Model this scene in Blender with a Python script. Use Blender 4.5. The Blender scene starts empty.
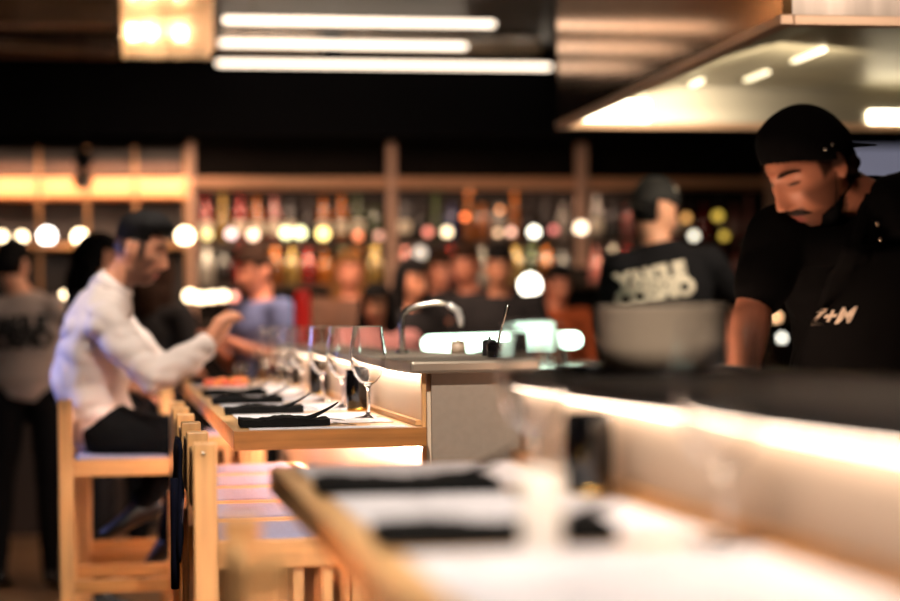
import bpy, math, random
from mathutils import Vector, Matrix
from mathutils.bvhtree import BVHTree
R = random.Random(7)
sc = bpy.context.scene
C = sc.collection
# ------------------------------------------------------------------ camera model
FPX, TH, ROLL, CZ = 1875.0, math.atan(322/1875), math.radians(0.7), 1.27
RIGHT = Vector((math.cos(TH), -math.sin(TH), 0)); FWD = Vector((math.sin(TH), math.cos(TH), 0)); UP = Vector((0, 0, 1))
def P(px, py, D):
    dx, dy = px-450, py-325
    u = dx*math.cos(ROLL)-dy*math.sin(ROLL); v = dx*math.sin(ROLL)+dy*math.cos(ROLL)
    return Vector((0, 0, CZ)) + D*(FWD + RIGHT*(u/FPX) - UP*(v/FPX))
cam = bpy.data.cameras.new('camera'); co = bpy.data.objects.new('camera', cam); C.objects.link(co); sc.camera = co
i_ = RIGHT*math.cos(ROLL)-UP*math.sin(ROLL); u_ = RIGHT*math.sin(ROLL)+UP*math.cos(ROLL); b_ = -FWD
m = Matrix((i_, u_, b_)).transposed().to_4x4(); m.translation = (0, 0, CZ); co.matrix_world = m
cam.sensor_width = 36; cam.lens = 75; cam.shift_y = 24.5/900
cam.dof.use_dof = True; cam.dof.focus_distance = 4.6; cam.dof.aperture_fstop = 1.3
cam.clip_start = .05
sc.view_settings.view_transform = 'Standard'; sc.view_settings.look = 'None'; sc.view_settings.exposure = 0.0; sc.view_settings.gamma = 1
sc.cycles.use_denoising = True; sc.cycles.max_bounces = 24; sc.cycles.transmission_bounces = 24; sc.cycles.transparent_max_bounces = 10
sc.cycles.sample_clamp_indirect = 100; sc.cycles.caustics_reflective = False; sc.cycles.caustics_refractive = False
# ------------------------------------------------------------------ materials
def lin(c):
    c = c/255; return c/12.92 if c <= .04045 else ((c+.055)/1.055)**2.4
def rgb(r, g, b): return (lin(r), lin(g), lin(b), 1)
MAT = {}
def mat(name, col, rough=.5, metal=0, trans=0, emit=None, es=0, var=.0, scale=8, stretch=(1, 1, 1), bump=0, coat=0, ior=1.45, col2=None, sheen=0, sss=0, spec=.5):
    if name in MAT: return MAT[name]
    mt = bpy.data.materials.new(name); mt.use_nodes = True; nt = mt.node_tree; b = nt.nodes['Principled BSDF']
    b.inputs['Base Color'].default_value = col; b.inputs['Roughness'].default_value = rough; b.inputs['Metallic'].default_value = metal
    b.inputs['Transmission Weight'].default_value = trans; b.inputs['IOR'].default_value = ior; b.inputs['Coat Weight'].default_value = coat
    b.inputs['Sheen Weight'].default_value = sheen; b.inputs['Specular IOR Level'].default_value = spec
    if sss: b.inputs['Subsurface Weight'].default_value = sss; b.inputs['Subsurface Radius'].default_value = (.01, .004, .002)
    if emit: b.inputs['Emission Color'].default_value = emit; b.inputs['Emission Strength'].default_value = es
    if var or bump:
        tc = nt.nodes.new('ShaderNodeTexCoord'); mp = nt.nodes.new('ShaderNodeMapping'); mp.inputs['Scale'].default_value = stretch
        no = nt.nodes.new('ShaderNodeTexNoise'); no.inputs['Scale'].default_value = scale; no.inputs['Detail'].default_value = 5
        nt.links.new(tc.outputs['Object'], mp.inputs[0]); nt.links.new(mp.outputs[0], no.inputs['Vector'])
        if var:
            cr = nt.nodes.new('ShaderNodeValToRGB'); e = cr.color_ramp.elements
            c2 = col2 or tuple(x*(1-var) for x in col[:3])+(1,)
            e[0].position = .35; e[0].color = c2; e[1].position = .65; e[1].color = col
            nt.links.new(no.outputs['Fac'], cr.inputs[0]); nt.links.new(cr.outputs[0], b.inputs['Base Color'])
        if bump:
            bp = nt.nodes.new('ShaderNodeBump'); bp.inputs['Strength'].default_value = bump; bp.inputs['Distance'].default_value = .01
            nt.links.new(no.outputs['Fac'], bp.inputs['Height']); nt.links.new(bp.outputs[0], b.inputs['Normal'])
    MAT[name] = mt; return mt
wood_v = mat('wood_upright', rgb(222, 172, 116), .42, var=.3, scale=6, stretch=(6, 6, .6), bump=.05)
wood_y = mat('wood_along', rgb(226, 178, 124), .4, var=.25, scale=6, stretch=(6, .6, 6), bump=.05)
wood_x = mat('wood_across', rgb(198, 142, 84), .45, var=.35, scale=7, stretch=(.7, 6, 8), bump=.05)
wood_edge = mat('wood_board_edge', rgb(176, 118, 62), .45, var=.3, scale=9, stretch=(.6, 6, 8), bump=.05)
cushion_m = mat('cushion_grey', rgb(146, 148, 180), .85, var=.2, scale=90, bump=.2)
steel = mat('steel', rgb(200, 195, 188), .25, metal=1, var=.1, scale=12, stretch=(1, 12, 1))
steel_r = mat('steel_brushed', rgb(196, 188, 172), .38, metal=1, var=.15, scale=5, stretch=(.3, 3, 3), bump=.03)
copper = mat('hood_copper', rgb(176, 128, 84), .12, metal=1, var=.2, scale=1.6, stretch=(1, .5, 2), bump=.025)
greyp = mat('cabinet_grey', rgb(152, 140, 128), .6, var=.06, scale=60)
wallp = mat('panel_beige', rgb(226, 206, 184), .5, var=.04, scale=3)
white_paper = mat('paper', rgb(232, 230, 236), .6, var=.05, scale=3)
black_cloth = mat('black_cloth', rgb(9, 9, 11), .9, spec=.15, var=.3, scale=60, bump=.3)
napkin_m = mat('napkin_black', rgb(12, 12, 13), .9, spec=.2, var=.3, scale=40, bump=.5)
black_gl = mat('black_glass', rgb(9, 8, 10), .08, coat=.6)
gold = mat('gold', rgb(214, 170, 84), .25, metal=1)
glass = mat('clear_glass', (1, 1, 1, 1), 0.0, trans=1, ior=1.45)
floor_m = mat('floor_wood', rgb(120, 92, 66), .35, var=.35, scale=3, stretch=(8, .7, 1))
dark_wall = mat('dark_wall', rgb(6, 6, 9), .9, spec=.1, var=.2, scale=4)
dark_brown = mat('dark_brown', rgb(44, 31, 22), .5, var=.3, scale=5)
ceil_m = mat('ceiling_bronze', rgb(34, 25, 18), .35, metal=.3, var=.6, scale=2.5, bump=.35)
warm_w = mat('led_warm', (1, 1, 1, 1), emit=rgb(255, 222, 190), es=14)
def emis(name, c, s): return mat(name, (.8, .8, .8, 1), .4, emit=c, es=s)
# ------------------------------------------------------------------ mesh builder
class MB:
    def __init__(s): s.v = []; s.f = []
    def add(s, vs, fs):
        o = len(s.v); s.v += [Vector(x) for x in vs]; s.f += [tuple(i+o for i in f) for f in fs]; return s
    def box(s, x0, x1, y0, y1, z0, z1, rz=0, piv=None):
        vs = [Vector((x, y, z)) for z in (z0, z1) for y in (y0, y1) for x in (x0, x1)]
        if rz:
            p = Vector(piv or ((x0+x1)/2, (y0+y1)/2, 0)); M = Matrix.Rotation(rz, 3, 'Z'); vs = [M@(v-p)+p for v in vs]
        return s.add(vs, [(0, 2, 3, 1), (4, 5, 7, 6), (0, 1, 5, 4), (2, 6, 7, 3), (0, 4, 6, 2), (1, 3, 7, 5)])
    def loft(s, secs, n=16, caps=True):
        vs = []; fs = []
        for c, a, b in secs:
            c, a, b = Vector(c), Vector(a), Vector(b)
            for k in range(n):
                t = 2*math.pi*k/n; vs.append(c+a*math.cos(t)+b*math.sin(t))
        for j in range(len(secs)-1):
            for k in range(n):
                k2 = (k+1) % n; fs.append((j*n+k, j*n+k2, (j+1)*n+k2, (j+1)*n+k))
        if caps:
            fs.append(tuple(reversed(range(n)))); L = (len(secs)-1)*n; fs.append(tuple(range(L, L+n)))
        return s.add(vs, fs)
    def tube(s, pts, rad, n=12, dome=True):
        pts = [Vector(p) for p in pts]
        if not isinstance(rad, (list, tuple)): rad = [rad]*len(pts)
        secs = []
        pa = None
        for i, p in enumerate(pts):
            d = (pts[min(i+1, len(pts)-1)]-pts[max(i-1, 0)]).normalized()
            if pa is None:
                pa = d.orthogonal().normalized()
            a = (pa - d*pa.dot(d)).normalized(); pa = a; b = d.cross(a)
            r = rad[i]
            if i == 0 and dome:
                for t in (85, 60, 30):
                    q = math.radians(t); secs.append((p-d*r*math.sin(q), a*r*math.cos(q), b*r*math.cos(q)))
            secs.append((p, a*r, b*r))
            if i == len(pts)-1 and dome:
                for t in (30, 60, 85):
                    q = math.radians(t); secs.append((p+d*r*math.sin(q), a*r*math.cos(q), b*r*math.cos(q)))
        return s.loft(secs, n)
    def lathe(s, prof, c=(0, 0, 0), n=32, close=False):
        c = Vector(c); vs = []; fs = []
        for r, z in prof:
            for k in range(n):
                t = 2*math.pi*k/n; vs.append(c+Vector((r*math.cos(t), r*math.sin(t), z)))
        m_ = len(prof)
        for j in range(m_ if close else m_-1):
            j2 = (j+1) % m_
            for k in range(n):
                k2 = (k+1) % n; fs.append((j*n+k, j*n+k2, j2*n+k2, j2*n+k))
        if not close:
            fs.append(tuple(reversed(range(n)))); fs.append(tuple(range((m_-1)*n, m_*n)))
        return s.add(vs, fs)
    def ell(s, c, r, n=20, M=None):
        c = Vector(c); vs = []; fs = []; h = n//2
        for j in range(1, h):
            ph = math.pi*j/h
            for k in range(n):
                t = 2*math.pi*k/n; v = Vector((r[0]*math.sin(ph)*math.cos(t), r[1]*math.sin(ph)*math.sin(t), r[2]*math.cos(ph)))
                vs.append(c+(M@v if M else v))
        top = len(vs); v = Vector((0, 0, r[2])); vs.append(c+(M@v if M else v)); vs.append(c-(M@v if M else v))
        for j in range(h-2):
            for k in range(n):
                k2 = (k+1) % n; fs.append((j*n+k, (j+1)*n+k, (j+1)*n+k2, j*n+k2))
        for k in range(n):
            k2 = (k+1) % n; fs.append((top, k, k2)); fs.append((top+1, (h-2)*n+k2, (h-2)*n+k))
        return s.add(vs, fs)
    def mesh(s, name):
        me = bpy.data.meshes.new(name); me.from_pydata([tuple(v) for v in s.v], [], s.f); me.update(); return me
    def obj(s, name, mt, parent=None, bevel=0, smooth=False):
        me = s.mesh(name); o = bpy.data.objects.new(name, me); C.objects.link(o)
        if mt: me.materials.append(mt)
        if parent: o.parent = parent
        if smooth: me.polygons.foreach_set('use_smooth', [True]*len(me.polygons))
        if bevel:
            b = o.modifiers.new('bevel', 'BEVEL'); b.width = bevel; b.segments = 2; b.limit_method = 'ANGLE'
        return o
def tag(o, label=None, cat=None, group=None, kind=None):
    if label: o['label'] = label
    if cat: o['category'] = cat
    if group: o['group'] = group
    if kind: o['kind'] = kind
    return o
def empty(name, loc, rz=0, label=None, cat=None, group=None):
    o = bpy.data.objects.new(name, None); C.objects.link(o); o.location = loc; o.rotation_euler = (0, 0, rz); o.empty_display_size = .1
    return tag(o, label, cat, group)
KIDS = {}
def kids(o): return [c for c in C.objects if c.parent == o]
def copy_tree(o, parent=None):
    c = o.copy(); C.objects.link(c)
    if parent: c.parent = parent
    for ch in kids(o): copy_tree(ch, c)
    return c
def bake(o, keep_mat=True):
    dg = bpy.context.evaluated_depsgraph_get(); me = bpy.data.meshes.new_from_object(o.evaluated_get(dg)); o.modifiers.clear(); old = o.data; o.data = me
    return o
def fuse(mb, name, mt, parent, voxel, smooth=3, cloth=0):
    o = mb.obj(name, mt, None)
    r = o.modifiers.new('r', 'REMESH'); r.mode = 'VOXEL'; r.voxel_size = voxel; r.use_smooth_shade = True
    if smooth:
        s = o.modifiers.new('s', 'SMOOTH'); s.iterations = smooth; s.factor = .5
    bpy.context.view_layer.update(); bake(o); o.parent = parent
    if not o.data.materials: o.data.materials.append(mt)
    if cloth:   # soft creases
        from mathutils import noise
        o.data.calc_loop_triangles() if False else None
        for v in o.data.vertices:
            q = v.co*9; v.co += v.normal*cloth*(abs(noise.noise(q+Vector((0, 0, v.co.z*4))))*2-.5)
    o.data.polygons.foreach_set('use_smooth', [True]*len(o.data.polygons))
    return o
def struct(o): o['kind'] = 'structure'; return o

# ------------------------------------------------------------------ ROOM
XL, XR, YB, YF, ZC = -4.2, 5.0, 12.7, -2.0, 3.0
struct(MB().box(XL, XR, YF, YB, -.1, 0).obj('floor', floor_m))
struct(MB().box(XL, XR, YF, YB, ZC, ZC+.1).obj('ceiling', ceil_m))
struct(MB().box(XL-.1, XL, YF, YB, 0, ZC).obj('wall_left', dark_wall))
struct(MB().box(XR, XR+.1, YF, YB, 0, ZC).obj('wall_right', dark_wall))
struct(MB().box(XL-.1, XR+.1, YB, YB+.1, 0, ZC).obj('wall_back', dark_brown))
struct(MB().box(XL-.1, XR+.1, YF-.1, YF, 0, ZC).obj('wall_front', dark_wall))
YS = 12.0   # back-bar plane
def XS(px, Y=YS):   # world X on plane Y seen at column px
    t = (px-450)/FPX; return Y*(math.sin(TH)+t*math.cos(TH))/(math.cos(TH)-t*math.sin(TH))
def ZS(py, px=450, Y=YS):
    p1 = P(px, py, 10); k = Y/p1.y; return CZ+(p1.z-CZ)*k
struct(MB().box(XL, XR, YS-.35, YS+.3, ZS(142), ZC-.002).obj('wall_bulkhead', dark_wall))

# ceiling beams top-left
bl = ['dark brown ceiling beam nearest the amber lamp', 'dark brown ceiling beam, second above the dark bulkhead', 'dark brown ceiling beam at the very top of the photo']
for k, (y, z) in enumerate(((11.2, 2.93), (9.9, 2.9), (8.7, 2.88))):
    o = MB().box(XL+.02, XS(120, y), y, y+.16, z-.05, ZC-.002).obj('ceiling_beam', mat('beam', rgb(84, 60, 42), .5, var=.4, scale=4, stretch=(.5, 6, 6)), bevel=.008)
    tag(o, bl[k], 'beam', 'dark beams under the ceiling at the left')
o = MB().add([(XL+.1, 9.0, 2.80), (XL+.1, 9.08, 2.80), (XS(122, 10.5), 10.6, 2.80), (XS(122, 10.5), 10.68, 2.80), (XL+.1, 9.0, 2.84), (XL+.1, 9.08, 2.84), (XS(122, 10.5), 10.6, 2.84), (XS(122, 10.5), 10.68, 2.84)],
             [(0, 1, 3, 2), (4, 6, 7, 5), (0, 2, 6, 4), (1, 5, 7, 3), (0, 4, 5, 1), (2, 3, 7, 6)]).obj('cable_tray', MAT['beam'])
tag(o, 'slanting brown rail crossing below the ceiling beams at the left', 'rail'); o.name = 'hanging_rail'
for x_, y_ in ((-3.9, 9.07), (-1.2, 10.28)): MB().box(x_-.008, x_+.008, y_-.008, y_+.008, 2.835, ZC-.001).obj('hanger', MAT['beam'], o)
# ------------------------------------------------------------------ back bar shelving
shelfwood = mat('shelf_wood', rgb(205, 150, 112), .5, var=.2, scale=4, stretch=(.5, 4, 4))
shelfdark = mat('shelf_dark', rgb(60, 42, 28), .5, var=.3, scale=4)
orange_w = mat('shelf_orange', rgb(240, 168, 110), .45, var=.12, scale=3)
POST = [(193, 9, 'left'), (393, 12, 'middle'), (583, 16, 'right'), (772, 12, 'far right')]
sh = empty('back_bar_shelf', (XS(393), YS, 0), 0, 'long dark back bar shelving with pale uprights along the far wall', 'shelf')
def rel(mb, root):
    for i in range(len(mb.v)): mb.v[i] = mb.v[i]-Vector(root.location)
    return mb
for px, w, nm in POST:
    hw = w/2*.72*YS/FPX
    rel(MB().box(XS(px)-hw, XS(px)+hw, YS-.04, YS+.02, ZS(268 if px > 500 else 330), ZS(142)-.005), sh).obj('upright', mat('post_pale', rgb(196, 156, 134), .4), sh, bevel=.01)
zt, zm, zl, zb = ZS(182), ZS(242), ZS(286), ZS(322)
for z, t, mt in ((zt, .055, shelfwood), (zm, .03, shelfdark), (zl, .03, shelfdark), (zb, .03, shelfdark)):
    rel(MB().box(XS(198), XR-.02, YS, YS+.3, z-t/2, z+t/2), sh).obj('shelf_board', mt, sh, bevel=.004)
rel(MB().box(XS(198), XR-.02, YS+.26, YS+.3, 0, ZS(142)-.005), sh).obj('back_panel', mat('shelf_back', rgb(20, 12, 8), .7, var=.5, scale=3, spec=.15), sh)
# left bay, brighter, orange-lit
sl = empty('display_shelf', (XS(95, 11.6), 11.6, 0), 0, 'brightly lit orange wooden display shelving behind the seated man', 'shelf')
def zl_(y): return ZS(y, 100, 11.6)
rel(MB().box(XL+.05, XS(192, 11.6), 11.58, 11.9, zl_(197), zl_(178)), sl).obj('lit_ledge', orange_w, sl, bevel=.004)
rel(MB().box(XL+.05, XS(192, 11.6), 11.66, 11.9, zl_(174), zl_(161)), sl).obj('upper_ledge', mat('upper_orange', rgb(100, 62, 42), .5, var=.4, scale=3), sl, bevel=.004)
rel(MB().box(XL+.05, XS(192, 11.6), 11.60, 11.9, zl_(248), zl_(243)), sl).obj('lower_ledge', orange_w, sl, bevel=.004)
for px in (41, 89, 137, 188):
    rel(MB().box(XS(px, 11.6)-.012, XS(px, 11.6)+.012, 11.54, 11.58, zl_(302), zl_(147)), sl).obj('upright', mat('post_orange', rgb(150, 106, 66), .5), sl, bevel=.002)
rel(MB().box(XL+.05, XS(188, 11.6), 11.86, 11.9, 0, zl_(147)), sl).obj('back_panel', mat('shelf_back2', rgb(36, 26, 24), .5, var=.4, scale=2), sl)

# bottles --------------------------------------------------------------------
BP = [[(0, 0), (.036, 0), (.038, .01), (.038, .17), (.03, .205), (.014, .225), (.013, .28), (.016, .282), (.016, .29), (0, .29)],
      [(0, 0), (.044, 0), (.046, .01), (.046, .12), (.04, .155), (.016, .175), (.014, .22), (.017, .222), (.017, .235), (0, .235)],
      [(0, 0), (.03, 0), (.032, .01), (.034, .14), (.02, .2), (.013, .24), (.012, .30), (.015, .302), (.015, .315), (0, .315)]]
BC = [('amber', (214, 120, 40)), ('red', (200, 50, 44)), ('clear', (214, 204, 190)), ('green', (70, 90, 34)), ('dark', (34, 22, 18)), ('yellow', (222, 180, 90)), ('rose', (220, 130, 120)), ('blue', (50, 60, 130))]
BM = [MB().lathe(p, n=16).mesh('bottle') for p in BP]
for b in BM: b.polygons.foreach_set('use_smooth', [True]*len(b.polygons)); b.materials.append(None)
LM = MB().lathe([(.0385, .05), (.0392, .052), (.0392, .12), (.0385, .122)], n=16).mesh('bottle_label'); LM.materials.append(mat('bottle_label', rgb(226, 214, 190), .6))
BMat = {n: mat('bottle_'+n, rgb(*[v*.8 for v in c]), .1, trans=.5, coat=.5) for n, c in BC}
def bottle(x, y, z, kind, colour, label, group, lab=True):
    o = bpy.data.objects.new('bottle', BM[kind]); C.objects.link(o)
    o.material_slots[0].link = 'OBJECT'; o.material_slots[0].material = BMat[colour]; o.location = (x, y, z)
    tag(o, label, 'bottle', group)
    if lab and kind == 0:
        l = bpy.data.objects.new('bottle_label', LM); C.objects.link(l); l.parent = o
bays = [(200, 386, 'left', zm, 'middle'), (400, 574, 'middle', zm, 'middle'), (594, 765, 'right', zm, 'middle'), (200, 386, 'left', zl, 'lower'), (400, 574, 'middle', zl, 'lower'), (594, 765, 'right', zl, 'lower')]
for x0, x1, bn, z, rn in bays:
    a, b = XS(x0), XS(x1); n = 11; w = [4, 3, 3, 2, 5, 2, 2, .6]
    for k in range(n):
        cn = R.choices([c[0] for c in BC], w)[0]
        bottle(a+(b-a)*(k+.5)/n+R.uniform(-.005, .005), YS+.10+R.uniform(-.04, .07), z+.0155, R.randrange(3) if rn == 'middle' else 1, cn,
               '%s glass bottle on the %s shelf of the %s bay of the back bar' % (cn, rn, bn), '%s bottles on the %s shelf, %s bay' % (cn, rn, bn))
# small round shelf lamps / bulbs (real lamps) ---------------------------------
LW = rgb(255, 226, 180)
def lamp(px, py, D, r, col, s, label, name='globe_lamp', base='wall'):
    p = P(px, py, D); e = empty(name, p, 0, label, 'lamp', 'small lamps glowing in the background')
    c = tuple(col)
    MB().ell((0, 0, 0), (r, r, r), 16).obj('bulb', emis('bulb_%d_%d_%d_%d' % (col[0]*99, col[1]*99, col[2]*99, s), c, s), e, smooth=True)
    MB().lathe([(r*.5, -r*1.25), (r*.55, -r*.8), (r*.4, -r*.75)], n=14).obj('lamp_base', MAT['post_pale'], e)
    return e
LL = [(2, 237, .036, LW, 16, 'cream globe lamp at the left edge of the lit display shelf'), (22, 237, .036, LW, 16, 'cream globe lamp, second from the left on the display shelf'),
      (47, 236, .055, rgb(255, 246, 235), 20, 'large white globe lamp beside the first display shelf upright'), (80, 237, .05, LW, 22, 'round globe lamp left of the seated man\'s head'),
      (185, 236, .056, LW, 24, 'bright globe lamp just right of the seated man\'s forehead'), (207, 235, .035, rgb(240, 220, 130), 5, 'yellowish small lamp right of the bright globe lamp'),
      (67, 297, .042, LW, 20, 'lone globe lamp low beside the waiter\'s shoulder'),
      (190, 296, .04, LW, 16, 'first lamp of the low row by the seated man\'s hand'), (201, 298, .036, LW, 14, 'second lamp of the low row by the seated man\'s hand'), (212, 297, .036, LW, 14, 'third lamp of the low row by the seated man\'s hand'),
      (223, 296, .034, LW, 12, 'fourth lamp of the low row by the seated man\'s hand'), (234, 297, .03, rgb(255, 130, 110), 5, 'pink lamp ending the low row by the seated man\'s hand'),
      (231, 234, .034, rgb(250, 220, 220), 6, 'pale pink lamp among the first bottles of the back bar'), (253, 235, .036, rgb(255, 214, 180), 9, 'peach lamp among the bottles right of the pale pink one'),
      (286, 233, .04, rgb(245, 245, 180), 9, 'pale yellow lamp left of its twin in the left bottle bay'), (300, 233, .04, rgb(245, 245, 180), 9, 'pale yellow lamp right of its twin in the left bottle bay'),
      (323, 234, .042, rgb(255, 222, 130), 10, 'golden lamp in the left bottle bay'), (358, 236, .03, rgb(255, 120, 60), 5, 'orange lamp near the second upright'),
      (379, 236, .03, rgb(255, 170, 140), 3, 'dull pink lamp just left of the second upright'),
      (428, 232, .03, rgb(255, 120, 100), 4, 'red-pink lamp in the middle bottle bay'), (447, 232, .033, LW, 9, 'cream lamp beside the red-pink one in the middle bay'),
      (465, 217, .02, rgb(255, 110, 30), 12, 'orange point of light above the cream lamp'), (500, 210, .018, rgb(220, 120, 40), 8, 'dim orange point of light high in the middle bay'),
      (498, 233, .022, rgb(255, 200, 150), 6, 'small beige lamp left of the pink one in the middle bay'), (511, 232, .026, rgb(255, 190, 160), 7, 'small pink-beige lamp in the middle bay'),
      (534, 232, .036, rgb(255, 248, 225), 13, 'bright white lamp in the middle bottle bay'), (554, 230, .028, rgb(255, 100, 100), 3, 'dull red lamp near the third upright'),
      (581, 228, .045, rgb(255, 226, 190), 9, 'cream lamp glowing against the third upright'), (420, 253, .05, rgb(255, 240, 220), 1.6, 'dim white round lamp below the middle shelf'),
      (530, 285, .075, rgb(255, 244, 225), 16, 'largest white globe lamp among the distant guests'), (694, 236, .03, rgb(255, 246, 220), 6, 'white lamp right of the second cook\'s face'),
      (686, 218, .03, rgb(255, 180, 90), 3, 'orange lamp right of the second cook\'s face'), (776, 317, .03, rgb(255, 196, 140), 8, 'warm lamp in the gap between the front cook\'s arm and body'), (782, 338, .026, rgb(255, 250, 235), 9, 'small white lamp in the gap beside the front cook\'s apron'), (718, 216, .035, rgb(230, 190, 60), 2.5, 'yellow lamp left of the front cook\'s chin'), (724, 236, .03, rgb(230, 190, 60), 2.5, 'low yellow lamp left of the front cook\'s chin')]
for px, py, r, c, s, lb in LL:
    D = (11.3 if px < 200 else 11.72) / 1.0
    if px == 530: D = 11.2
    if px == 47: D = 11.1
    if px == 67 or (py > 290 and px < 240): D = 10.6
    lamp(px, py, D, r*.82, c, s*.55, lb)
# pendant small black speaker
e = empty('hanging_speaker', P(83, 160, 10.9), 0, 'small black ball speaker hanging in front of the orange ledge', 'speaker')
MB().ell((0, 0, 0), (.055, .055, .06), 16).obj('ball', black_cloth, e, smooth=True); MB().tube([(0, 0, .05), (0, 0, ZC-e.location.z-.003)], .006).obj('stem', black_cloth, e)
MB().lathe([(.0, -.17), (.05, -.17), (.06, -.12), (.03, -.06), (0, -.06)], n=16).obj('cone', steel, e)

q0, q1 = XS(842, 11.4), XS(935, 11.4); e = empty('wall_screen', (q0, 11.4, ZS(205, 870, 11.4)), 0, 'large dim bluish screen on the far wall behind the front cook', 'screen'); hh = ZS(143.5, 870, 11.4)-ZS(205, 870, 11.4)
MB().box(0, q1-q0, .01, .06, 0, hh).obj('casing', dark_wall, e, bevel=.004); MB().box(.02, q1-q0-.02, .004, .0095, .02, hh-.02).obj('panel', emis('screen_blue', rgb(132, 134, 158), .5), e)
MB().box((q1-q0)/2-.03, (q1-q0)/2+.03, .02, .05, hh, ZS(142)-e.location.z+.02).obj('hanging_bracket', dark_wall, e)
# ------------------------------------------------------------------ tubes, amber chandelier
tub = emis('tube_light', rgb(255, 232, 206), 3.4)
tl = ['upper of the three long white tube lights', 'middle and shortest of the three long white tube lights', 'lowest and longest of the three white tube lights']
for k, (x0, x1, y, D) in enumerate(((223, 499, 20, 9.85), (219, 471, 43, 10.6), (216, 555, 63, 11.4))):
    a, b = P(x0+3, y, D), P(x1-3, y, D); b.y = a.y; b.z = a.z; b.x = XS(x1-3, a.y)
    e = empty('tube_light', (a+b)/2, 0, tl[k], 'light', 'long tube lights under the ceiling'); h = (b.x-a.x)/2
    MB().tube([(-h, 0, 0), (h, 0, 0)], .017, 14).obj('tube', tub, e, smooth=True)
    for sx in (-.8, .8): MB().tube([(h*sx, 0, .015), (h*sx, 0, ZC-a.z-.001)], .004, 8).obj('hanger', steel, e)
amber = mat('amber_bead', rgb(252, 226, 194), .4, trans=.75, coat=.3)
def chandelier(px0, px1, D, ybot, nx, ny, depth, label, s, es=60, solid=True):
    a = P(px0, ybot, D); b = P(px1, ybot, D); w = b.x-a.x; e = empty('bead_chandelier', ((a.x+b.x)/2, a.y, a.z), 0, label, 'chandelier', 'amber chandeliers')
    H = ZC-a.z-.03
    MB().box(-w/2, w/2, 0, depth, H, H+.029).obj('ceiling_plate', steel, e)
    mb = MB()
    for i in range(nx):
        for j in range(ny):
            if not solid and 0 < i < nx-1 and 0 < j < ny-1: continue
            if solid and 1 < j < ny-1 and 0 < i < nx-1: continue
            x = -w/2+w*i/(nx-1); y = depth*j/(ny-1); z = R.uniform(0, .01)
            pr = []
            while z < H-.01:
                r = R.uniform(.009, .0125); mb.ell((x+R.uniform(-.003, .003), y, z+r), (r, r, r*1.25), 8); z += 2.55*r
    o = mb.obj('bead_strands', amber, e, smooth=True); o['kind'] = 'stuff'
    for (fx, fz) in s:
        o = MB().ell((w*(fx-.5), depth*.35, H*fz), (.035, .035, .04), 14).obj('bulb', emis('amber_bulb_%d' % es, rgb(255, 222, 182), es), e, smooth=True)
    return e
chandelier(124, 212, 9.0, 50, 22, 8, .3, 'glowing amber bead chandelier at the top left', [(.12, .28), (.3, .28), (.65, .3), (.3, .85), (.65, .85), (.1, .85)])
chandelier(345, 548, 10.95, 52, 40, 3, .1, 'dim wide amber bead chandelier behind the tube lights', [], 4, False)
chandelier(222, 322, 10.98, 53, 18, 3, .1, 'dim narrow amber bead chandelier behind the left ends of the tube lights', [], 4, False)

# ------------------------------------------------------------------ extractor hood
hz = 2.12; hx0 = 1.865; hy0, hy1 = 5.15, 8.0; hx1 = 4.0; T = .03
hd = empty('extractor_hood', (hx0, hy0, hz), 0, 'large copper sided steel extractor hood above the kitchen', 'extractor hood')
hb = ZC-hz-.002; LX = hx1-hx0; LY = hy1-hy0
MB().box(0, T, 0, LY, 0.03, hb).obj('side_panel', copper, hd)
MB().box(T, LX-T, 0, T, .03, hb).obj('front_panel', mat('hood_front', rgb(176, 156, 142), .3, metal=.5, var=.45, scale=2, stretch=(5, 1, .2)), hd)
MB().box(T, LX-T, LY-T, LY, .03, hb).obj('end_panel', steel_r, hd)
MB().box(LX-T, LX, 0, LY, .03, hb).obj('side_panel', steel_r, hd)
mb = MB().box(-.012, .03, -.012, LY, 0, .03).box(.03, LX, -.012, .03, 0, .03).box(.03, LX, LY-.04, LY, 0, .03).box(LX-.04, LX, .03, LY-.04, 0, .03)
mb.obj('rim', mat('rim', rgb(200, 160, 130), .35, metal=.35), hd, bevel=.003)
# inner plenum with slope on the left
zi = .19
mb = MB().add([(T, T, .05), (T, LY-T, .05), (.55, LY-T, zi), (.55, T, zi), (LX-T, LY-T, zi), (LX-T, T, zi), (LX-T, LY-T, zi+.02), (LX-T, T, zi+.02), (T, T, zi+.02), (T, LY-T, zi+.02)],
              [(0, 1, 2, 3), (3, 2, 4, 5), (8, 7, 6, 9), (5, 4, 6, 7), (0, 8, 9, 1), (0, 3, 5, 7, 8), (1, 9, 6, 4, 2)])
mb.obj('plenum', mat('plenum', rgb(206, 196, 168), .4, metal=.4, var=.35, scale=2, bump=.1), hd)
hl = emis('hood_end_glow', rgb(255, 240, 205), 10)
for (y0, y1) in ((1.66, 1.98), (2.30, 2.56)): MB().box(.75, .775, y0, y1, zi-.012, zi-.001).obj('glow_panel', emis('hood_tube', rgb(255, 236, 190), 2.2), hd)
MB().tube([(.44, 2.3, zi-.06), (.48, 2.3, zi-.045)], .012).obj('light_bulb', MAT['hood_tube'], hd, smooth=True)
for (x0, x1, z_) in ((.06, .40, .12), (1.42, 1.9, .085)): MB().box(x0, x1, LY-T-.02, LY-T, .035, z_).obj('glow_panel', hl, hd)  # bright glow on the end wall, built as emissive slabs; no lamps here
for k in range(6): MB().box(1.0+k*.16, 1.13+k*.16, .5, 1.0, zi-.03, zi-.002).obj('grease_filter', steel_r, hd, bevel=.004)

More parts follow.
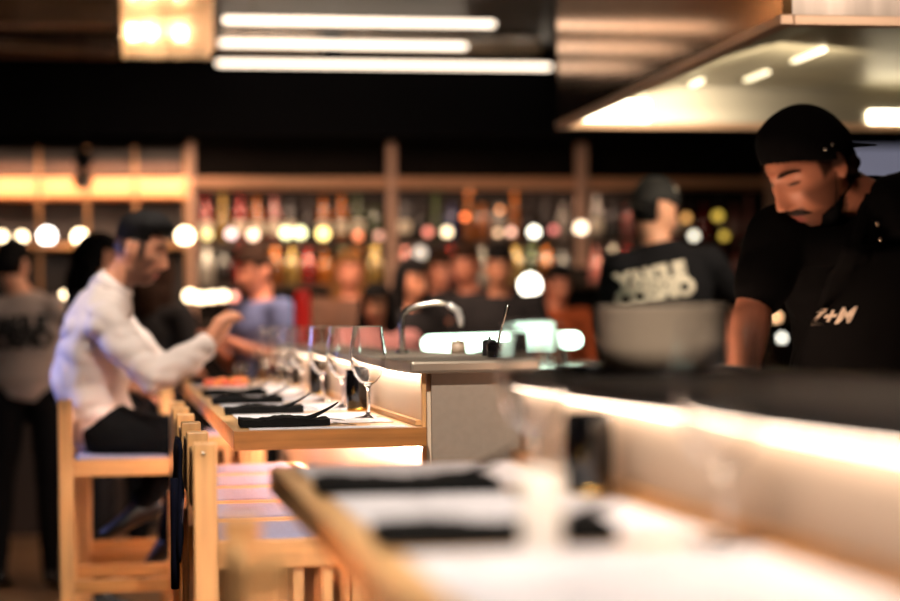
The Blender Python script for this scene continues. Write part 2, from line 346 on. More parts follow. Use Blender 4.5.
# ------------------------------------------------------------------ BAR
ZT = 1.03; BX0, BX1 = .238, .69
FY0, FY1 = 4.36, 8.75      # far board
NY0, NY1 = -.6, 3.24       # near board
def board(name, y0, y1, lb):
    e = empty(name, (BX0, y0, ZT-.045), 0, lb, 'counter'); L = y1-y0; W = BX1-BX0
    MB().box(.012, W, .012, L-.012, 0, .044).obj('top', wood_y, e)
    MB().box(0, W, 0, .012, -.0, .045).obj('end_edge', wood_edge, e, bevel=.001); MB().box(0, W, L-.012, L, -.0, .045).obj('end_edge', wood_edge, e, bevel=.001)
    MB().box(0, .012, .012, L-.012, 0, .045).obj('front_edge', wood_y, e, bevel=.001)
    return e
far = board('counter_board', FY0, FY1, 'long pale wooden counter board of the far seats, laid with glasses and napkins')
near = board('counter_board', NY0, NY1, 'blurred wooden counter board in the foreground with paper placemats')
for e, y0, y1, lb in ((far, FY0, FY1, 'f'), (near, NY0, NY1, 'n')):
    MB().box(.43, .448, .1, y1-y0-.1, -.016, -.002).obj('led_strip', emis('led_under', rgb(255, 222, 212), 130), e)
# raised back wall of the counter + steel ledge
def bar_wall(y0, y1, x1, label, cabinet):
    e = empty('bar_partition', (BX1, y0, 0), 0, label, 'bar front'); L = y1-y0; W = x1-BX1
    MB().box(.0, .02, .02, L, 0.0, 1.155).obj('front_panel', wallp, e)
    MB().box(W-.02, W, .02, L, 0.0, 1.155).obj('back_panel', greyp, e)
    MB().box(.02, W-.02, .004, .02, 0.0, 1.155).obj('end_panel', greyp, e)
    MB().box(-.004, .006, 0, .02, 0, 1.155).obj('end_trim', wood_v, e, bevel=.001); MB().box(W-.012, W+.006, 0, .02, 0, 1.155).obj('end_trim', wood_v, e, bevel=.002)
    MB().box(-.016, -.001, .03, L, 1.031, 1.043).obj('upstand_trim', wood_y, e)
    MB().box(-.020, -.006, .03, L, 1.1515, 1.1550).obj('led_strip', emis('led_ledge' if cabinet else 'led_ledge_near', rgb(255, 226, 200), 22 if cabinet else 12), e)
    if cabinet: MB().ell((W-.02, -.006, 1.138), (.008, .012, .008), 12).obj('knob', steel, e, smooth=True)
    return e
bar_wall(4.40, 8.75, .955, 'grey cabinet end and lit beige panel rising behind the far counter', True)
bar_wall(-.6, 3.30, 1.02, 'glowing beige panel rising behind the foreground counter', False)
for y0, y1, x1, lb in ((4.37, 8.76, .975, 'steel ledge on top of the grey end cabinet, holding the tap and black dish'), (-.6, 3.32, 1.05, 'blurred steel ledge above the glowing foreground panel')):
    e = empty('steel_ledge', (.655, y0, 1.1555), 0, lb, 'worktop')
    MB().box(0, x1-.655, 0, y1-y0, 0, .031).obj('slab', mat('slab_dark', rgb(34, 29, 26), .55, spec=.3, var=.2, scale=5) if y0 < 0 else mat('slab_steel', rgb(170, 158, 144), .35, metal=.55, var=.1, scale=4), e, bevel=.008)
    if y0 < 0: MB().box(x1-.655-.012, x1-.655, 0, y1-y0, .0311, .036).obj('back_rim', steel, e, bevel=.001)
# metal catch on the cabinet end

# second LED source for the opening (under far wall)

# ------------------------------------------------------------------ text helper
def text_mesh(body, size, bold=.0, shear=0, extrude=0.0008, spacing=1.0, line=.85):
    cu = bpy.data.curves.new('t', 'FONT'); cu.body = body; cu.size = size; cu.offset = bold; cu.shear = shear; cu.extrude = extrude
    cu.align_x = 'CENTER'; cu.align_y = 'CENTER'; cu.space_character = spacing; cu.space_line = line; cu.resolution_u = 3
    o = bpy.data.objects.new('t', cu); C.objects.link(o); bpy.context.view_layer.update()
    me = bpy.data.meshes.new_from_object(o.evaluated_get(bpy.context.evaluated_depsgraph_get())); bpy.data.objects.remove(o); return me

# ------------------------------------------------------------------ place settings
paper_m = mat('printed_paper', rgb(226, 224, 232), .55)
nt = paper_m.node_tree; tc = nt.nodes.new('ShaderNodeTexCoord'); wv = nt.nodes.new('ShaderNodeTexNoise'); wv.inputs['Scale'].default_value = 14
mp = nt.nodes.new('ShaderNodeMapping'); mp.inputs['Scale'].default_value = (1, 6, 1); cr = nt.nodes.new('ShaderNodeValToRGB')
cr.color_ramp.elements[0].position = .34; cr.color_ramp.elements[0].color = rgb(120, 116, 128); cr.color_ramp.elements[1].position = .4; cr.color_ramp.elements[1].color = rgb(228, 226, 234)
nt.links.new(tc.outputs['Object'], mp.inputs[0]); nt.links.new(mp.outputs[0], wv.inputs['Vector']); nt.links.new(wv.outputs[0], cr.inputs[0]); nt.links.new(cr.outputs[0], nt.nodes['Principled BSDF'].inputs['Base Color'])
def placemat(y, ym, lb):
    e = empty('placemat', (.278, y, ZT+.0005), 0, lb, 'placemat', 'printed paper placemats on the counter')
    MB().box(0, .372, 0, ym, 0, .0012).obj('sheet', paper_m, e)
    for x in (.12, .24): MB().box(x-.004, x+.004, .10, .24, .0013, .0022, rz=.25).obj('printed_stroke', black_cloth, e)
def napkin(y, seed, lb, sc_=1.0):
    r = random.Random(seed); e = empty('napkin', (.262, y, ZT+.0022), r.uniform(-.04, .06), lb, 'napkin', 'folded black napkins on the counter')
    # folded stack: cross-sections along X
    L = .215*sc_; n = 22
    def layer(z0, th, wob, x0, x1, yo, w):
        secs = []; vs = []; fs = []
        for i in range(n+1):
            t = i/n; x = x0+(x1-x0)*t; zz = z0+wob*math.sin(t*9+seed)*.5+r.uniform(0, wob*.5); ww = w*(1-.1*t)
            vs += [(x, yo, z0*.2), (x, yo+ww, z0*.2), (x, yo+ww-.004, zz+th), (x, yo+.004, zz+th*.9)]
        for i in range(n):
            a = i*4; b = a+4
            for k in range(4): fs.append((a+k, a+(k+1) % 4, b+(k+1) % 4, b+k))
        fs += [(3, 2, 1, 0), (n*4, n*4+1, n*4+2, n*4+3)]
        return MB().add(vs, fs)
    mb = layer(0.0, .017, .006, 0, L, 0, .14); mb.obj('folded_cloth', napkin_m, e, smooth=False)
    vs = []; fs = []
    m2 = 14
    for i in range(m2+1):   # the curled-up pointed corner
        t = i/m2; x = L*.62+t*.105*sc_; z = .013+.040*sc_*t**1.8; w = .08*(1-t)**.7+.001; yo = .012+.02*t
        th = .005*(1-t)+.0012
        vs += [(x, yo, z-th), (x, yo+w, z-th+.003), (x, yo+w, z+.003), (x, yo, z)]
    for i in range(m2):
        a = i*4; b = a+4
        for k in range(4): fs.append((a+k, a+(k+1) % 4, b+(k+1) % 4, b+k))
    fs += [(3, 2, 1, 0), (m2*4, m2*4+1, m2*4+2, m2*4+3)]
    MB().add(vs, fs).obj('raised_corner', napkin_m, e)
    return e
nd = ['nearest', 'second nearest', 'third nearest', 'fourth nearest', 'fifth nearest', 'sixth nearest', 'seventh nearest']
for k in range(7):
    y = 4.50+.69*k
    napkin(y, k+3, '%s folded black napkin on the far counter board' % nd[k].capitalize(), 1.0)
    if k < 5: placemat(y+.125, .545, '%s white paper placemat on the far counter board, just behind its black napkin' % nd[k].capitalize())
placemat(4.385, .075, 'narrow visible end of white paper under the nearest napkin at the far board\'s edge')
for k, y in enumerate((.95, 1.955, 2.60)):
    napkin(y+.02 if k else y, k+30, ['black napkin nearest the camera on the foreground board', 'wide black napkin across the middle of the foreground board', 'black napkin with a raised corner at the far end of the foreground board'][k], 1.2)
for k, (y, w) in enumerate(((1.1, .83), (2.02, .60), (2.73, .47))):
    placemat(y, w, ['blurred paper placemat closest to the camera', 'blurred paper placemat in the middle of the foreground board', 'blurred paper placemat at the far end of the foreground board'][k])

# ------------------------------------------------------------------ wine glasses, black tumblers
def wine_profile():
    out = [(0.0, 0), (.034, 0), (.0365, .0012), (.034, .0028), (.02, .0045), (.008, .009), (.0045, .018), (.0038, .04), (.0038, .065), (.0048, .078), (.010, .0855), (.022, .094), (.034, .109), (.043, .130), (.0475, .152), (.0478, .168), (.0455, .19), (.0415, .215), (.0386, .234), (.0381, .2385), (.0380, .2398), (.0377, .2404)]
    inn = [(.0374, .2398), (.0374, .2385), (.0378, .234), (.0403, .215), (.0443, .19), (.0466, .168), (.0463, .152), (.0418, .131), (.0327, .1105), (.0205, .096), (.009, .0885), (0.0, .087)]
    return out+inn
gm = MB().lathe(wine_profile(), n=48).mesh('wine_glass'); gm.polygons.foreach_set('use_smooth', [True]*len(gm.polygons)); gm.materials.append(glass)
gd = [4.88, 5.5, 6.02, 6.78, 7.25, 7.75, 8.4, 9.0]
gl_lb = ['sharp empty wine glass nearest at the edge of the far board', 'empty wine glass right behind the sharp one on the far board', 'third wine glass in the row on the far board', 'fourth wine glass in the row on the far board', 'fifth, blurred wine glass in the row on the far board', 'sixth, blurred wine glass in the row on the far board', 'seventh wine glass, beside the seated man\'s plate', 'last wine glass of the far row']
def wine(x, y, lb, z=ZT+.0005):
    o = bpy.data.objects.new('wine_glass', gm); C.objects.link(o); o.location = (x, y, z); tag(o, lb, 'wine glass', 'empty wine glasses set on the counter'); return o
for k, D in enumerate(gd):
    x = .614+(.004 if k % 2 else 0); wine(x, (D-x*math.sin(TH))/math.cos(TH), gl_lb[k])
for D, px, lb in ((2.0, 722, 'large blurred wine glass in the right foreground'), (2.6, 534, 'blurred wine glass left of the foreground black tumbler')):
    p = P(px, 400, D); wine(p.x, p.y, lb)
tm = [(0, 0), (.028, 0), (.0315, .003), (.034, .03), (.0355, .06), (.0335, .10), (.0325, .112), (.0312, .112), (.032, .1), (.0335, .06), (.03, .01), (0, .008)]
def tumbler(px, D, lb, hi):
    p = P(px, 400, D); e = empty('tumbler', (p.x, p.y, ZT+.0005), 0, lb, 'tumbler', 'black glass tumblers on the counter')
    MB().lathe([(r, z+.0045) for r, z in tm], n=36).obj('cup', black_gl, e, smooth=True)
    MB().lathe([(0, 0), (.029, 0), (.031, .002), (.0318, .0085), (.0305, .0088), (.0, .0044)], n=36).obj('gold_base', gold, e, smooth=True)
    me = text_mesh('TAU', .013, 0, 0, .0003)
    o = bpy.data.objects.new('gold_lettering', me); C.objects.link(o); me.materials.append(gold); o.parent = e
    M = Matrix.Rotation(math.radians(-28), 4, 'Z')@Matrix.Translation((0, -.0362, .058))@Matrix.Rotation(math.pi/2, 4, 'X')@Matrix.Rotation(-math.pi/2, 4, 'Z'); o.matrix_local = M
tumbler(358, 5.3, 'black glass tumbler with gold base just behind the sharp wine glass', 1)
tumbler(319, 6.55, 'second black glass tumbler on the far board', 1)
tumbler(293, 7.55, 'third black tumbler on the far board', 1); tumbler(284, 8.1, 'fourth black tumbler on the far board', 1)
tumbler(588, 2.62, 'big blurred black tumbler on the foreground board', 1)
p = P(540, 400, 1.96); e = empty('candle_glass', (p.x, p.y, ZT+.0005), 0, 'pale frosted candle glass, strongly blurred, in the middle foreground', 'candle glass')
MB().lathe([(0, 0), (.021, 0), (.022, .003), (.022, .088), (.0205, .088), (.0205, .006), (0, .006)], n=30).obj('frosted_cup', mat('frost', rgb(255, 246, 236), .5, trans=.2), e, smooth=True)
MB().lathe([(0, .007), (.018, .007), (.018, .04), (0, .04)], n=24).obj('candle', mat('wax', rgb(250, 240, 225), .6, sss=.2), e, smooth=True)

# ------------------------------------------------------------------ stools
wood_s = mat('wood_rail', rgb(214, 160, 104), .45, var=.2, scale=7, stretch=(.7, 6, 8), bump=.05)
def make_stool(y, x, label, wid=.438, dep=.42):
    """origin at back-left(near) floor; back posts at x, seat towards +x"""
    e = empty('bar_stool', (x, y, 0), 0, label, 'bar stool', 'light wooden bar stools along the counter')
    t = .030; w = .048; ZS_ = .83; ZB = 1.035
    for yy in (0, wid-t): MB().box(0, w, yy, yy+t, 0, ZB).obj('back_post', wood_v, e, bevel=.003)
    for yy in (0, wid-t): MB().box(dep-w, dep, yy, yy+t, 0, ZS_).obj('front_leg', wood_v, e, bevel=.003)
    for yy in (0, wid-.052): MB().box(w, dep-w, yy, yy+.052, ZS_-.055, ZS_).obj('side_rail', wood_s, e, bevel=.002)
    MB().box(dep-t, dep, t, wid-t, ZS_-.055, ZS_).obj('front_rail', wood_y, e, bevel=.002)
    MB().box(.005, .005+.022, t, wid-t, ZB-.16, ZB-.03).obj('backrest', wood_y, e, bevel=.004)
    MB().box(w*.2, w*.8, t, wid-t, ZS_-.055, ZS_-.005).obj('back_rail', wood_y, e, bevel=.002)
    MB().box(w+.002, dep-w-.002, .053, wid-.053, ZS_-.04, ZS_+.003).obj('cushion', cushion_m, e, bevel=.012)
    for yy in (0, wid-t):
        MB().box(w, dep-w, yy+.004, yy+t-.004, .38, .425).obj('lower_rail', wood_x, e, bevel=.002)
        mb = MB()
        for k in range(5): mb.box(w+.035+k*.06, w+.055+k*.06, yy+.008, yy+t-.008, .425, ZS_-.055)
        mb.obj('side_slats', wood_v, e)
    MB().box(dep-w+.01, dep-.01, t, wid-t, .24, .27).obj('footrest', wood_y, e, bevel=.003)
    e['kind_'] = 0; del e['kind_']
    mb = MB().lathe([(0, 0), (.004, 0), (.0045, .001), (.002, .0018), (0, .0018)], n=12)
    for i, v in enumerate(mb.v): mb.v[i] = Vector((w*.42+v.x, -v.z, ZB-.022+v.y))
    mb.obj('screw', steel, e)
    return e
st0 = make_stool(3.86, .128, 'sharp light wooden stool tucked under the near end of the far board')
slb = ['second tucked stool behind the sharp one, a dark jacket over its back', 'third stool tucked under the far board', 'fourth stool tucked under the far board', 'fifth stool tucked under the far board']
def stool_copy(y, x, lb, open_side=False):
    o = copy_tree(st0); o.location = (x, y, 0); o['label'] = lb
    if open_side:
        for c in [c for c in kids(o) if c.name.startswith('side_slats')]: bpy.data.objects.remove(c)
    return o
bpy.context.view_layer.update()
for k in range(4): stool_copy(3.86+.447*(k+1), .128, slb[k])
stool_copy(6.42, -.235, 'wooden stool the man in the white shirt sits on', True)

stool_copy(7.22, -.20, 'pulled out stool half hidden behind the seated man\'s stool', True); stool_copy(7.72, .128, 'distant tucked stool beyond the seated man')
stool_copy(1.93, .112, 'strongly blurred wooden stool in the left foreground'); 
# jacket over second stool
mb = MB(); vs = []; fs = []
jn = 16
jk = empty('jacket', (.128, 4.58, 0), 0, 'dark navy jacket hanging down the left side of the second stool', 'jacket')
secs = []
for i in range(jn+1):
    t = i/jn; z = 1.0-.27*t; d = .007+.006*math.sin(t*3.1)+.002*math.sin(t*17); h = .19+.02*math.sin(t*4)
    secs.append((Vector((-.012-.004*t, -.02+.03*math.sin(t*5), z)), Vector((d, 0, 0)), Vector((0, h, 0))))
MB().loft(secs, 14).obj('body', mat('navy', rgb(13, 15, 30), .95, bump=.3, scale=20, spec=.1), jk, smooth=True)
sl_ = [(Vector((-.026, -.16+.03*t, .92-.26*t)), Vector((.010, 0, 0)), Vector((0, .03, 0))) for t in (0, .25, .5, .75, 1)]
MB().loft(sl_, 10).obj('sleeve', MAT['navy'], jk, smooth=True)
# ------------------------------------------------------------------ things on steel ledge
def onledge(px, D): p = P(px, 350, D); return p.x, p.y, 1.1875
x, y, z = onledge(402, 5.6); e = empty('kitchen_tap', (x, y, z), -TH, 'tall arched chrome tap standing on the steel ledge', 'tap')
pts = [(0, 0, 0), (0, 0, .085), (.006, 0, .115), (.02, 0, .132), (.05, 0, .142), (.10, 0, .15), (.135, 0, .148), (.152, 0, .138)]
MB().tube(pts, .0085, 12).obj('spout', steel, e, smooth=True); MB().tube([(.145, 0, .14), (.168, 0, .125), (.176, 0, .10), (.178, 0, .085)], [.012, .013, .013, .011], 12).obj('nozzle', mat('nozzle', rgb(230, 228, 225), .3, metal=.7), e, smooth=True)
MB().lathe([(0, 0), (.02, 0), (.02, .008), (.012, .012), (0, .012)], n=20).obj('tap_base', steel, e)
x, y, z = onledge(505, 4.72); e = empty('serving_dish', (x, y, z), -TH, 'low round black dish on the near corner of the steel ledge', 'dish')
MB().lathe([(0, 0), (.043, 0), (.046, .004), (.046, .034), (.043, .037), (.040, .034), (.04, .012), (0, .012)], n=32).obj('bowl', mat('dish_black', rgb(22, 20, 22), .25, var=.5, scale=30), e, smooth=True)
MB().tube([(-.02, 0, .018), (-.012, 0, .06), (.0, 0, .10), (.008, 0, .128)], [.004, .003, .0035, .006], 10).obj('spoon', steel, e, smooth=True)
for px, D, r, h, c, lb in ((543, 5.0, .02, .036, (40, 36, 40), 'small dark lidded pot right of the black dish'), (556, 5.5, .022, .03, (170, 150, 130), 'small beige pot behind the dark lidded one')):
    x, y, z = onledge(px, D); x = min(x, .945)
    e = empty('condiment_pot', (x, y, z), 0, lb, 'pot'); MB().lathe([(0, 0), (r, 0), (r*1.05, h*.4), (r*.95, h), (0, h)], n=20).obj('jar', mat('jar_%d' % c[0], rgb(*c), .4), e, smooth=True)
    MB().lathe([(0, h), (r, h), (r*.9, h+.006), (.004, h+.008), (.005, h+.014), (0, h+.015)], n=20).obj('lid', MAT['jar_%d' % c[0]], e, smooth=True)
# kitchen island + light tube
e = empty('kitchen_counter', (1.12, 5.9, 0), 0, 'steel kitchen counter carrying the glowing white light bar', 'counter')
MB().box(0, .66, 0, 2.0, 0, 1.09).obj('cabinet_body', greyp, e); MB().box(-.02, .68, -.02, 2.02, 1.09, 1.12).obj('worktop', steel, e, bevel=.004)
a = P(428, 344, 6.6); b = P(572, 341, 8.0)
a = P(430, 344, 7.0); b = P(574, 340, 7.0+.0); 
e = empty('light_bar', ((a+b)/2), 0, 'glowing greenish white light bar lying on the kitchen counter', 'light'); h = (b-a)/2
MB().tube([-h, h], .031, 14).obj('diffuser', emis('lightbar', rgb(220, 255, 228), 7), e, smooth=True)
for s in (-.3, .8): 
    q = h*s; MB().box(q.x-.02, q.x+.02, q.y-.02, q.y+.02, 1.121-e.location.z, -.028).obj('foot', steel, e)
# big grey bowl stack on the near ledge
p = P(662, 345, 2.98); e = empty('mixing_bowl', (p.x, p.y, 1.1925), 0, 'large grey metal bowl, blurred, on the foreground ledge before the cook', 'bowl')
MB().lathe([(0, 0), (.075, 0), (.092, .01), (.10, .04), (.102, .1), (.104, .104), (.099, .104), (.096, .04), (.07, .012), (0, .01)], n=40).obj('shell', mat('bowl_grey', rgb(205, 184, 162), .5, metal=.0), e, smooth=True)
tr = MB().lathe([(0, 0), (.11, 0), (.118, .003), (.116, .006), (.1, .004), (0, .004)], n=40).obj('round_tray', mat('tray', rgb(28, 25, 25), .3), None, smooth=True); tr.location = (p.x, p.y, 1.1867); tag(tr, 'dark round tray under the grey bowl', 'tray')
p = P(585, 385, 3.05); o = MB().lathe([(0, 0), (.035, 0), (.06, .012), (.062, .016), (.034, .005), (0, .004)], n=30).obj('small_dish', MAT['dish_black'], None, smooth=True); o.location = (.74, p.y, 1.187); tag(o, 'small dark dish left of the grey bowl on the foreground ledge', 'dish')
# dark fryer in front of the cook
e = empty('kitchen_unit', (1.22, 2.35, 0), 0, 'low steel kitchen unit in front of the cook, behind the blurred ledge', 'counter')
MB().box(0, 1.4, 0, 1.05, 0, .93).obj('cabinet_body', greyp, e); MB().box(-.01, 1.41, -.01, 1.06, .93, .95).obj('worktop', steel, e)
# napkin holder / plates near seated man
p = P(222, 372, 7.0); e = empty('plate', (p.x, p.y, ZT+.0021), 0, 'white plate of pink and orange food in front of the seated man', 'plate')
MB().lathe([(0, 0), (.06, 0), (.075, .004), (.125, .02), (.127, .022), (.07, .008), (0, .007)], n=36).obj('dish', mat('porcelain', rgb(225, 214, 205), .3), e, smooth=True)
mb = MB()
for k in range(9):
    a_ = k*2.4; rr = .012*k**.75+.004; mb.ell((rr*math.cos(a_)*1.3, rr*math.sin(a_), .024+.006*(k % 3)), (.024, .02, .018), 10)
mb.obj('food', mat('food', rgb(225, 90, 80), .4, var=.5, scale=30, col2=rgb(220, 140, 60)), e, smooth=True)
for px, D, c, lb in ((240, 8.32, (230, 120, 30), 'short glass of amber drink by the seated man\'s hands'), (262, 8.55, (220, 130, 50), 'second glass of amber drink, farther along the counter')):
    p = P(px, 345, D); e = empty('cocktail_glass', (p.x, p.y, ZT+.0005), 0, lb, 'glass')
    MB().lathe([(0, 0), (.03, 0), (.036, .1), (.0345, .1), (.0285, .008), (0, .008)], n=24).obj('cup', glass, e, smooth=True); MB().lathe([(0, .009), (.028, .009), (.0325, .07), (0, .07)], n=24).obj('drink', mat('drink%d' % c[1], rgb(*c), .1, trans=.3, emit=None), e, smooth=True)
p = P(303, 340, 8.55); o = MB().lathe([(0, 0), (.038, 0), (.040, .004), (.040, .22), (.038, .235), (.030, .24), (.030, .25), (0, .25)], n=24).obj('canister', mat('redbottle', rgb(205, 24, 18), .35), None, smooth=True); o.location = (p.x, p.y, 1.1875); tag(o, 'tall red canister on the far end of the steel ledge', 'canister')

# ================================================================== PEOPLE
def head_fn(d, male=True):
    """unit direction -> surface point; +Y is the face"""
    g = math.exp
    sh_ = math.sqrt(max(1e-12, d.x*d.x+d.y*d.y)); cx, cy = d.x/sh_, d.y/sh_
    if d.z >= 0: rh = sh_**.92; z = d.z*.118
    else:
        w = max(0, cy); e = 1-.50*w**.7-.22*(1-abs(cy)); rh = sh_**e; z = d.z*.121
    x = cx*.0755*rh; y = cy*(.091 if cy > 0 else .098)*rh
    t = min(1, max(0, -z/.12))
    x *= 1-(.36 if male else .42)*t**1.5*(1 if cy > -.2 else .8)
    if cy < 0: y *= 1-.45*t
    else: y *= 1-.10*t**2; x *= 1-.06*max(0, cy)
    if cy > 0:
        ax = abs(x)
        # flatten the mask of the face a little
        y += .004*g(-(x/.05)**2-((z-.06)/.03)**2)
        bz = max(0, min(1, (.022-z)/.060)); under = 1/(1+g(-(z+.047)/.0022))
        y += (.006+.023*bz**1.2)*under*g(-(abs(x)/(.0070+.0065*bz))**2.2)*(1/(1+g((z-.026)/.004)))
        y += .009*g(-((ax-.0125)/.0052)**2-((z+.040)/.0065)**2)         # alae
        y -= .013*g(-((ax-.032)/.015)**2-((z-.008)/.012)**2)         # sockets
        y += .005*g(-((ax-.033)/.010)**2-((z-.006)/.0065)**2)          # lids
        y += .006*g(-((z-.028)/.009)**2-(ax/.048)**4)               # brow
        y += .0075*g(-(x/.024)**2-((z+.068)/.0055)**2)+.0075*g(-(x/.020)**2-((z+.081)/.006)**2)-.004*g(-(x/.026)**2-((z+.0745)/.0024)**2)
        y += .008*g(-(x/.022)**2-((z+.105)/.012)**2)-.004*g(-(x/.03)**2-((z+.092)/.005)**2)
        y += .004*g(-((ax-.046)/.014)**2-((z+.020)/.016)**2)
        y -= .004*g(-((ax-.045)/.012)**2-((z+.062)/.018)**2)
    return Vector((x, y, z))
def head_grid(nu=96, nv=72, male=True):
    pts = []
    for j in range(1, nv):
        ph = math.pi*j/nv
        for i in range(nu):
            t = 2*math.pi*i/nu; pts.append(head_fn(Vector((math.sin(ph)*math.cos(t), math.sin(ph)*math.sin(t), math.cos(ph))), male))
    return pts, nu, nv
GR = {}
def grid(fine): 
    if fine not in GR: GR[fine] = head_grid(*((200, 150) if fine else (72, 54)))
    return GR[fine]
def head_mesh(mb, X, fine=False):
    pts, nu, nv = grid(fine); vs = [X(p) for p in pts]; fs = []
    for j in range(nv-2):
        for i in range(nu):
            i2 = (i+1) % nu; fs.append((j*nu+i, (j+1)*nu+i, (j+1)*nu+i2, j*nu+i2))
    n = len(vs); vs += [X(head_fn(Vector((0, 0, 1)))), X(head_fn(Vector((0, 0, -1))))]
    for i in range(nu):
        i2 = (i+1) % nu; fs.append((n, i, i2)); fs.append((n+1, (nv-2)*nu+i2, (nv-2)*nu+i))
    mb.add(vs, fs)
def shell(mask, off, X, fine=False, inner=-.004):
    """patch of the head surface thickened: mask(p)->bool, off(p)->offset"""
    pts, nu, nv = grid(fine); mb = MB(); cen = Vector((0, 0, 0)); fs = []; idx = {}; vo = []; vi = []
    def nrm(j, i):
        a = pts[j*nu+(i+1) % nu]-pts[j*nu+(i-1) % nu]; b = pts[min(j+1, nv-2)*nu+i]-pts[max(j-1, 0)*nu+i]; n = b.cross(a)
        n = -n if n.dot(pts[j*nu+i]) < 0 else n; return n.normalized() if n.length > 1e-9 else pts[j*nu+i].normalized()
    def gi(j, i):
        k = (j, i % nu)
        if k not in idx:
            p = pts[j*nu+i % nu]; n = nrm(j, i % nu); idx[k] = len(vo); vo.append(X(p+n*off(p))); vi.append(X(p+n*inner))
        return idx[k]
    faces = []
    from collections import Counter
    ec = Counter()
    for j in range(nv-2):
        for i in range(nu):
            q = [(j, i), (j+1, i), (j+1, i+1), (j, i+1)]
            c = (pts[j*nu+i]+pts[(j+1)*nu+(i+1) % nu])/2
            if mask(c):
                f = [gi(*k) for k in q]; faces.append(f)
                for a, b in zip(f, f[1:]+f[:1]): ec[(a, b)] += 1
    if mask(pts[0]):
        k = len(vo); vo.append(X(head_fn(Vector((0, 0, 1)))+Vector((0, 0, off(Vector((0, 0, .118))))))); vi.append(X(Vector((0, 0, .118+inner))))
        for i in range(nu):
            a, b = gi(0, i), gi(0, i+1); faces.append([k, a, b]); ec[(k, a)] += 1; ec[(a, b)] += 1; ec[(b, k)] += 1
    n = len(vo); fs = [tuple(f) for f in faces]+[tuple(reversed([x+n for x in f])) for f in faces]
    for (a, b) in list(ec):
        if (b, a) not in ec: fs.append((b, a, a+n, b+n))
    mb.add(vo+vi, fs); return mb
def surf(x, z):
    pts = grid(True)[0]; best = min((p for p in pts if p.y > .01), key=lambda p: (p.x-x)**2+(p.z-z)**2); return best.y
def strip(pts, rad, X, flat=.5, lift=.001):
    """tapered strand lying on the face through (x, z) points"""
    P3 = [Vector((x, surf(x, z)+lift, z)) for x, z in pts]; Q = []; Rr = []
    for i in range(len(P3)-1):
        for k in range(3): Q.append(P3[i].lerp(P3[i+1], k/3)); Rr.append(rad[i]+(rad[i+1]-rad[i])*k/3)
    Q.append(P3[-1]); Rr.append(rad[-1]); secs = []
    for i, p in enumerate(Q):
        d = (Q[min(i+1, len(Q)-1)]-Q[max(i-1, 0)]).normalized(); a = Vector((0, 0, 1)); a = (a-d*a.dot(d)).normalized(); b = d.cross(a)
        secs.append((X(p), X(a*Rr[i])-X(Vector((0, 0, 0))), X(b*Rr[i]*flat)-X(Vector((0, 0, 0)))))
    return MB().loft(secs, 10)
def ears(mb, X, r=1):
    for s in (-1, 1):
        M = Matrix.Rotation(s*.35, 3, 'Z')@Matrix.Rotation(-.15, 3, 'X')
        vs = MB().ell((s*.077, -.012, -.002), (.007, .019, .031), 14, M).v
        m2 = MB().ell((s*.077, -.014, .0), (.006, .016, .029), 14, M)
        rp = [Vector((s*(.080+.004*math.sin(t*1.0)), -.012-.017*math.sin(t), .0+.028*math.cos(t)))+Vector((0, .004, 0)) for t in [k*.42 for k in range(8)]]; m2.tube(rp, .0045, 8)
        m2.v = [X(v) for v in m2.v]; mb.add(m2.v, m2.f)
FR = {}; LIVE = []
def headframe(c, f, up=Vector((0, 0, 1)), s=1.0):
    f = Vector(f).normalized(); r = f.cross(up).normalized(); u = r.cross(f); c = Vector(c)
    fn = lambda p: c+(r*p.x+f*p.y+u*p.z)*s; FR[id(fn)] = (c, r, f, u, s); LIVE.append(fn); return fn
def hand(mb, wrist, d, palm_n, s=1.0, curl=.5, side=1):
    """wrist point, direction of fingers d, palm normal, side +1 thumb on +cross side"""
    d = Vector(d).normalized(); n = Vector(palm_n); n = (n-d*n.dot(d)).normalized(); w = d.cross(n)*side; wr = Vector(wrist)
    mb.loft([(wr+d*t*s, w*a*s, n*b*s) for t, a, b in ((-.02, .026, .02), (.01, .029, .018), (.05, .04, .015), (.085, .040, .012), (.095, .034, .008))], 12)
    for k, (o, L) in enumerate(((.030, .072), (.010, .080), (-.010, .074), (-.030, .058))):
        p = wr+(d*.085+w*o)*s; a = 0; pts = [p-d*.02*s]; q = p; pts.append(q)
        for seg in range(3):
            a += curl*(.9, 1.1, .8)[seg]; q = q+(d*math.cos(a)+n*math.sin(a))*(L*(.45, .30, .25)[seg])*s; pts.append(q)
        mb.tube(pts, [.0095*s, .0095*s, .009*s, .0085*s, .0075*s], 10)
    p = wr+(d*.02+w*.028)*s; q = p+(d*.035+w*.022+n*.012)*s; r_ = q+(d*.032+w*.004+n*.014)*s; mb.tube([p-w*.01*s, q, r_], [.013*s, .0115*s, .0085*s], 10)
def cr_pts(a, b, c, n):
    """quadratic through a,b,c"""
    out = []
    for i in range(n+1):
        t = i/n; out.append(a*(1-t)*(1-2*t)+b*4*t*(1-t)+c*t*(2*t-1))
    return out
def smst(a, b, x): t = max(0, min(1, (x-a)/(b-a))); return t*t*(3-2*t)
def skinmat(name, col, beard=(70, 46, 36), **k):
    m = mat(name, col, .48, sss=.08, **k); nt = m.node_tree; b = nt.nodes['Principled BSDF']; prev = b.inputs['Base Color'].links[0].from_socket
    for at, c in (('lip', rgb(158, 84, 74)), ('stubble', rgb(*beard)), ('lash', rgb(30, 18, 14))):
        a = nt.nodes.new('ShaderNodeAttribute'); a.attribute_name = at; mx = nt.nodes.new('ShaderNodeMix'); mx.data_type = 'RGBA'
        nt.links.new(a.outputs['Fac'], mx.inputs[0]); nt.links.new(prev, mx.inputs[6]); mx.inputs[7].default_value = c; prev = mx.outputs[2]
    nt.links.new(prev, b.inputs['Base Color']); return m
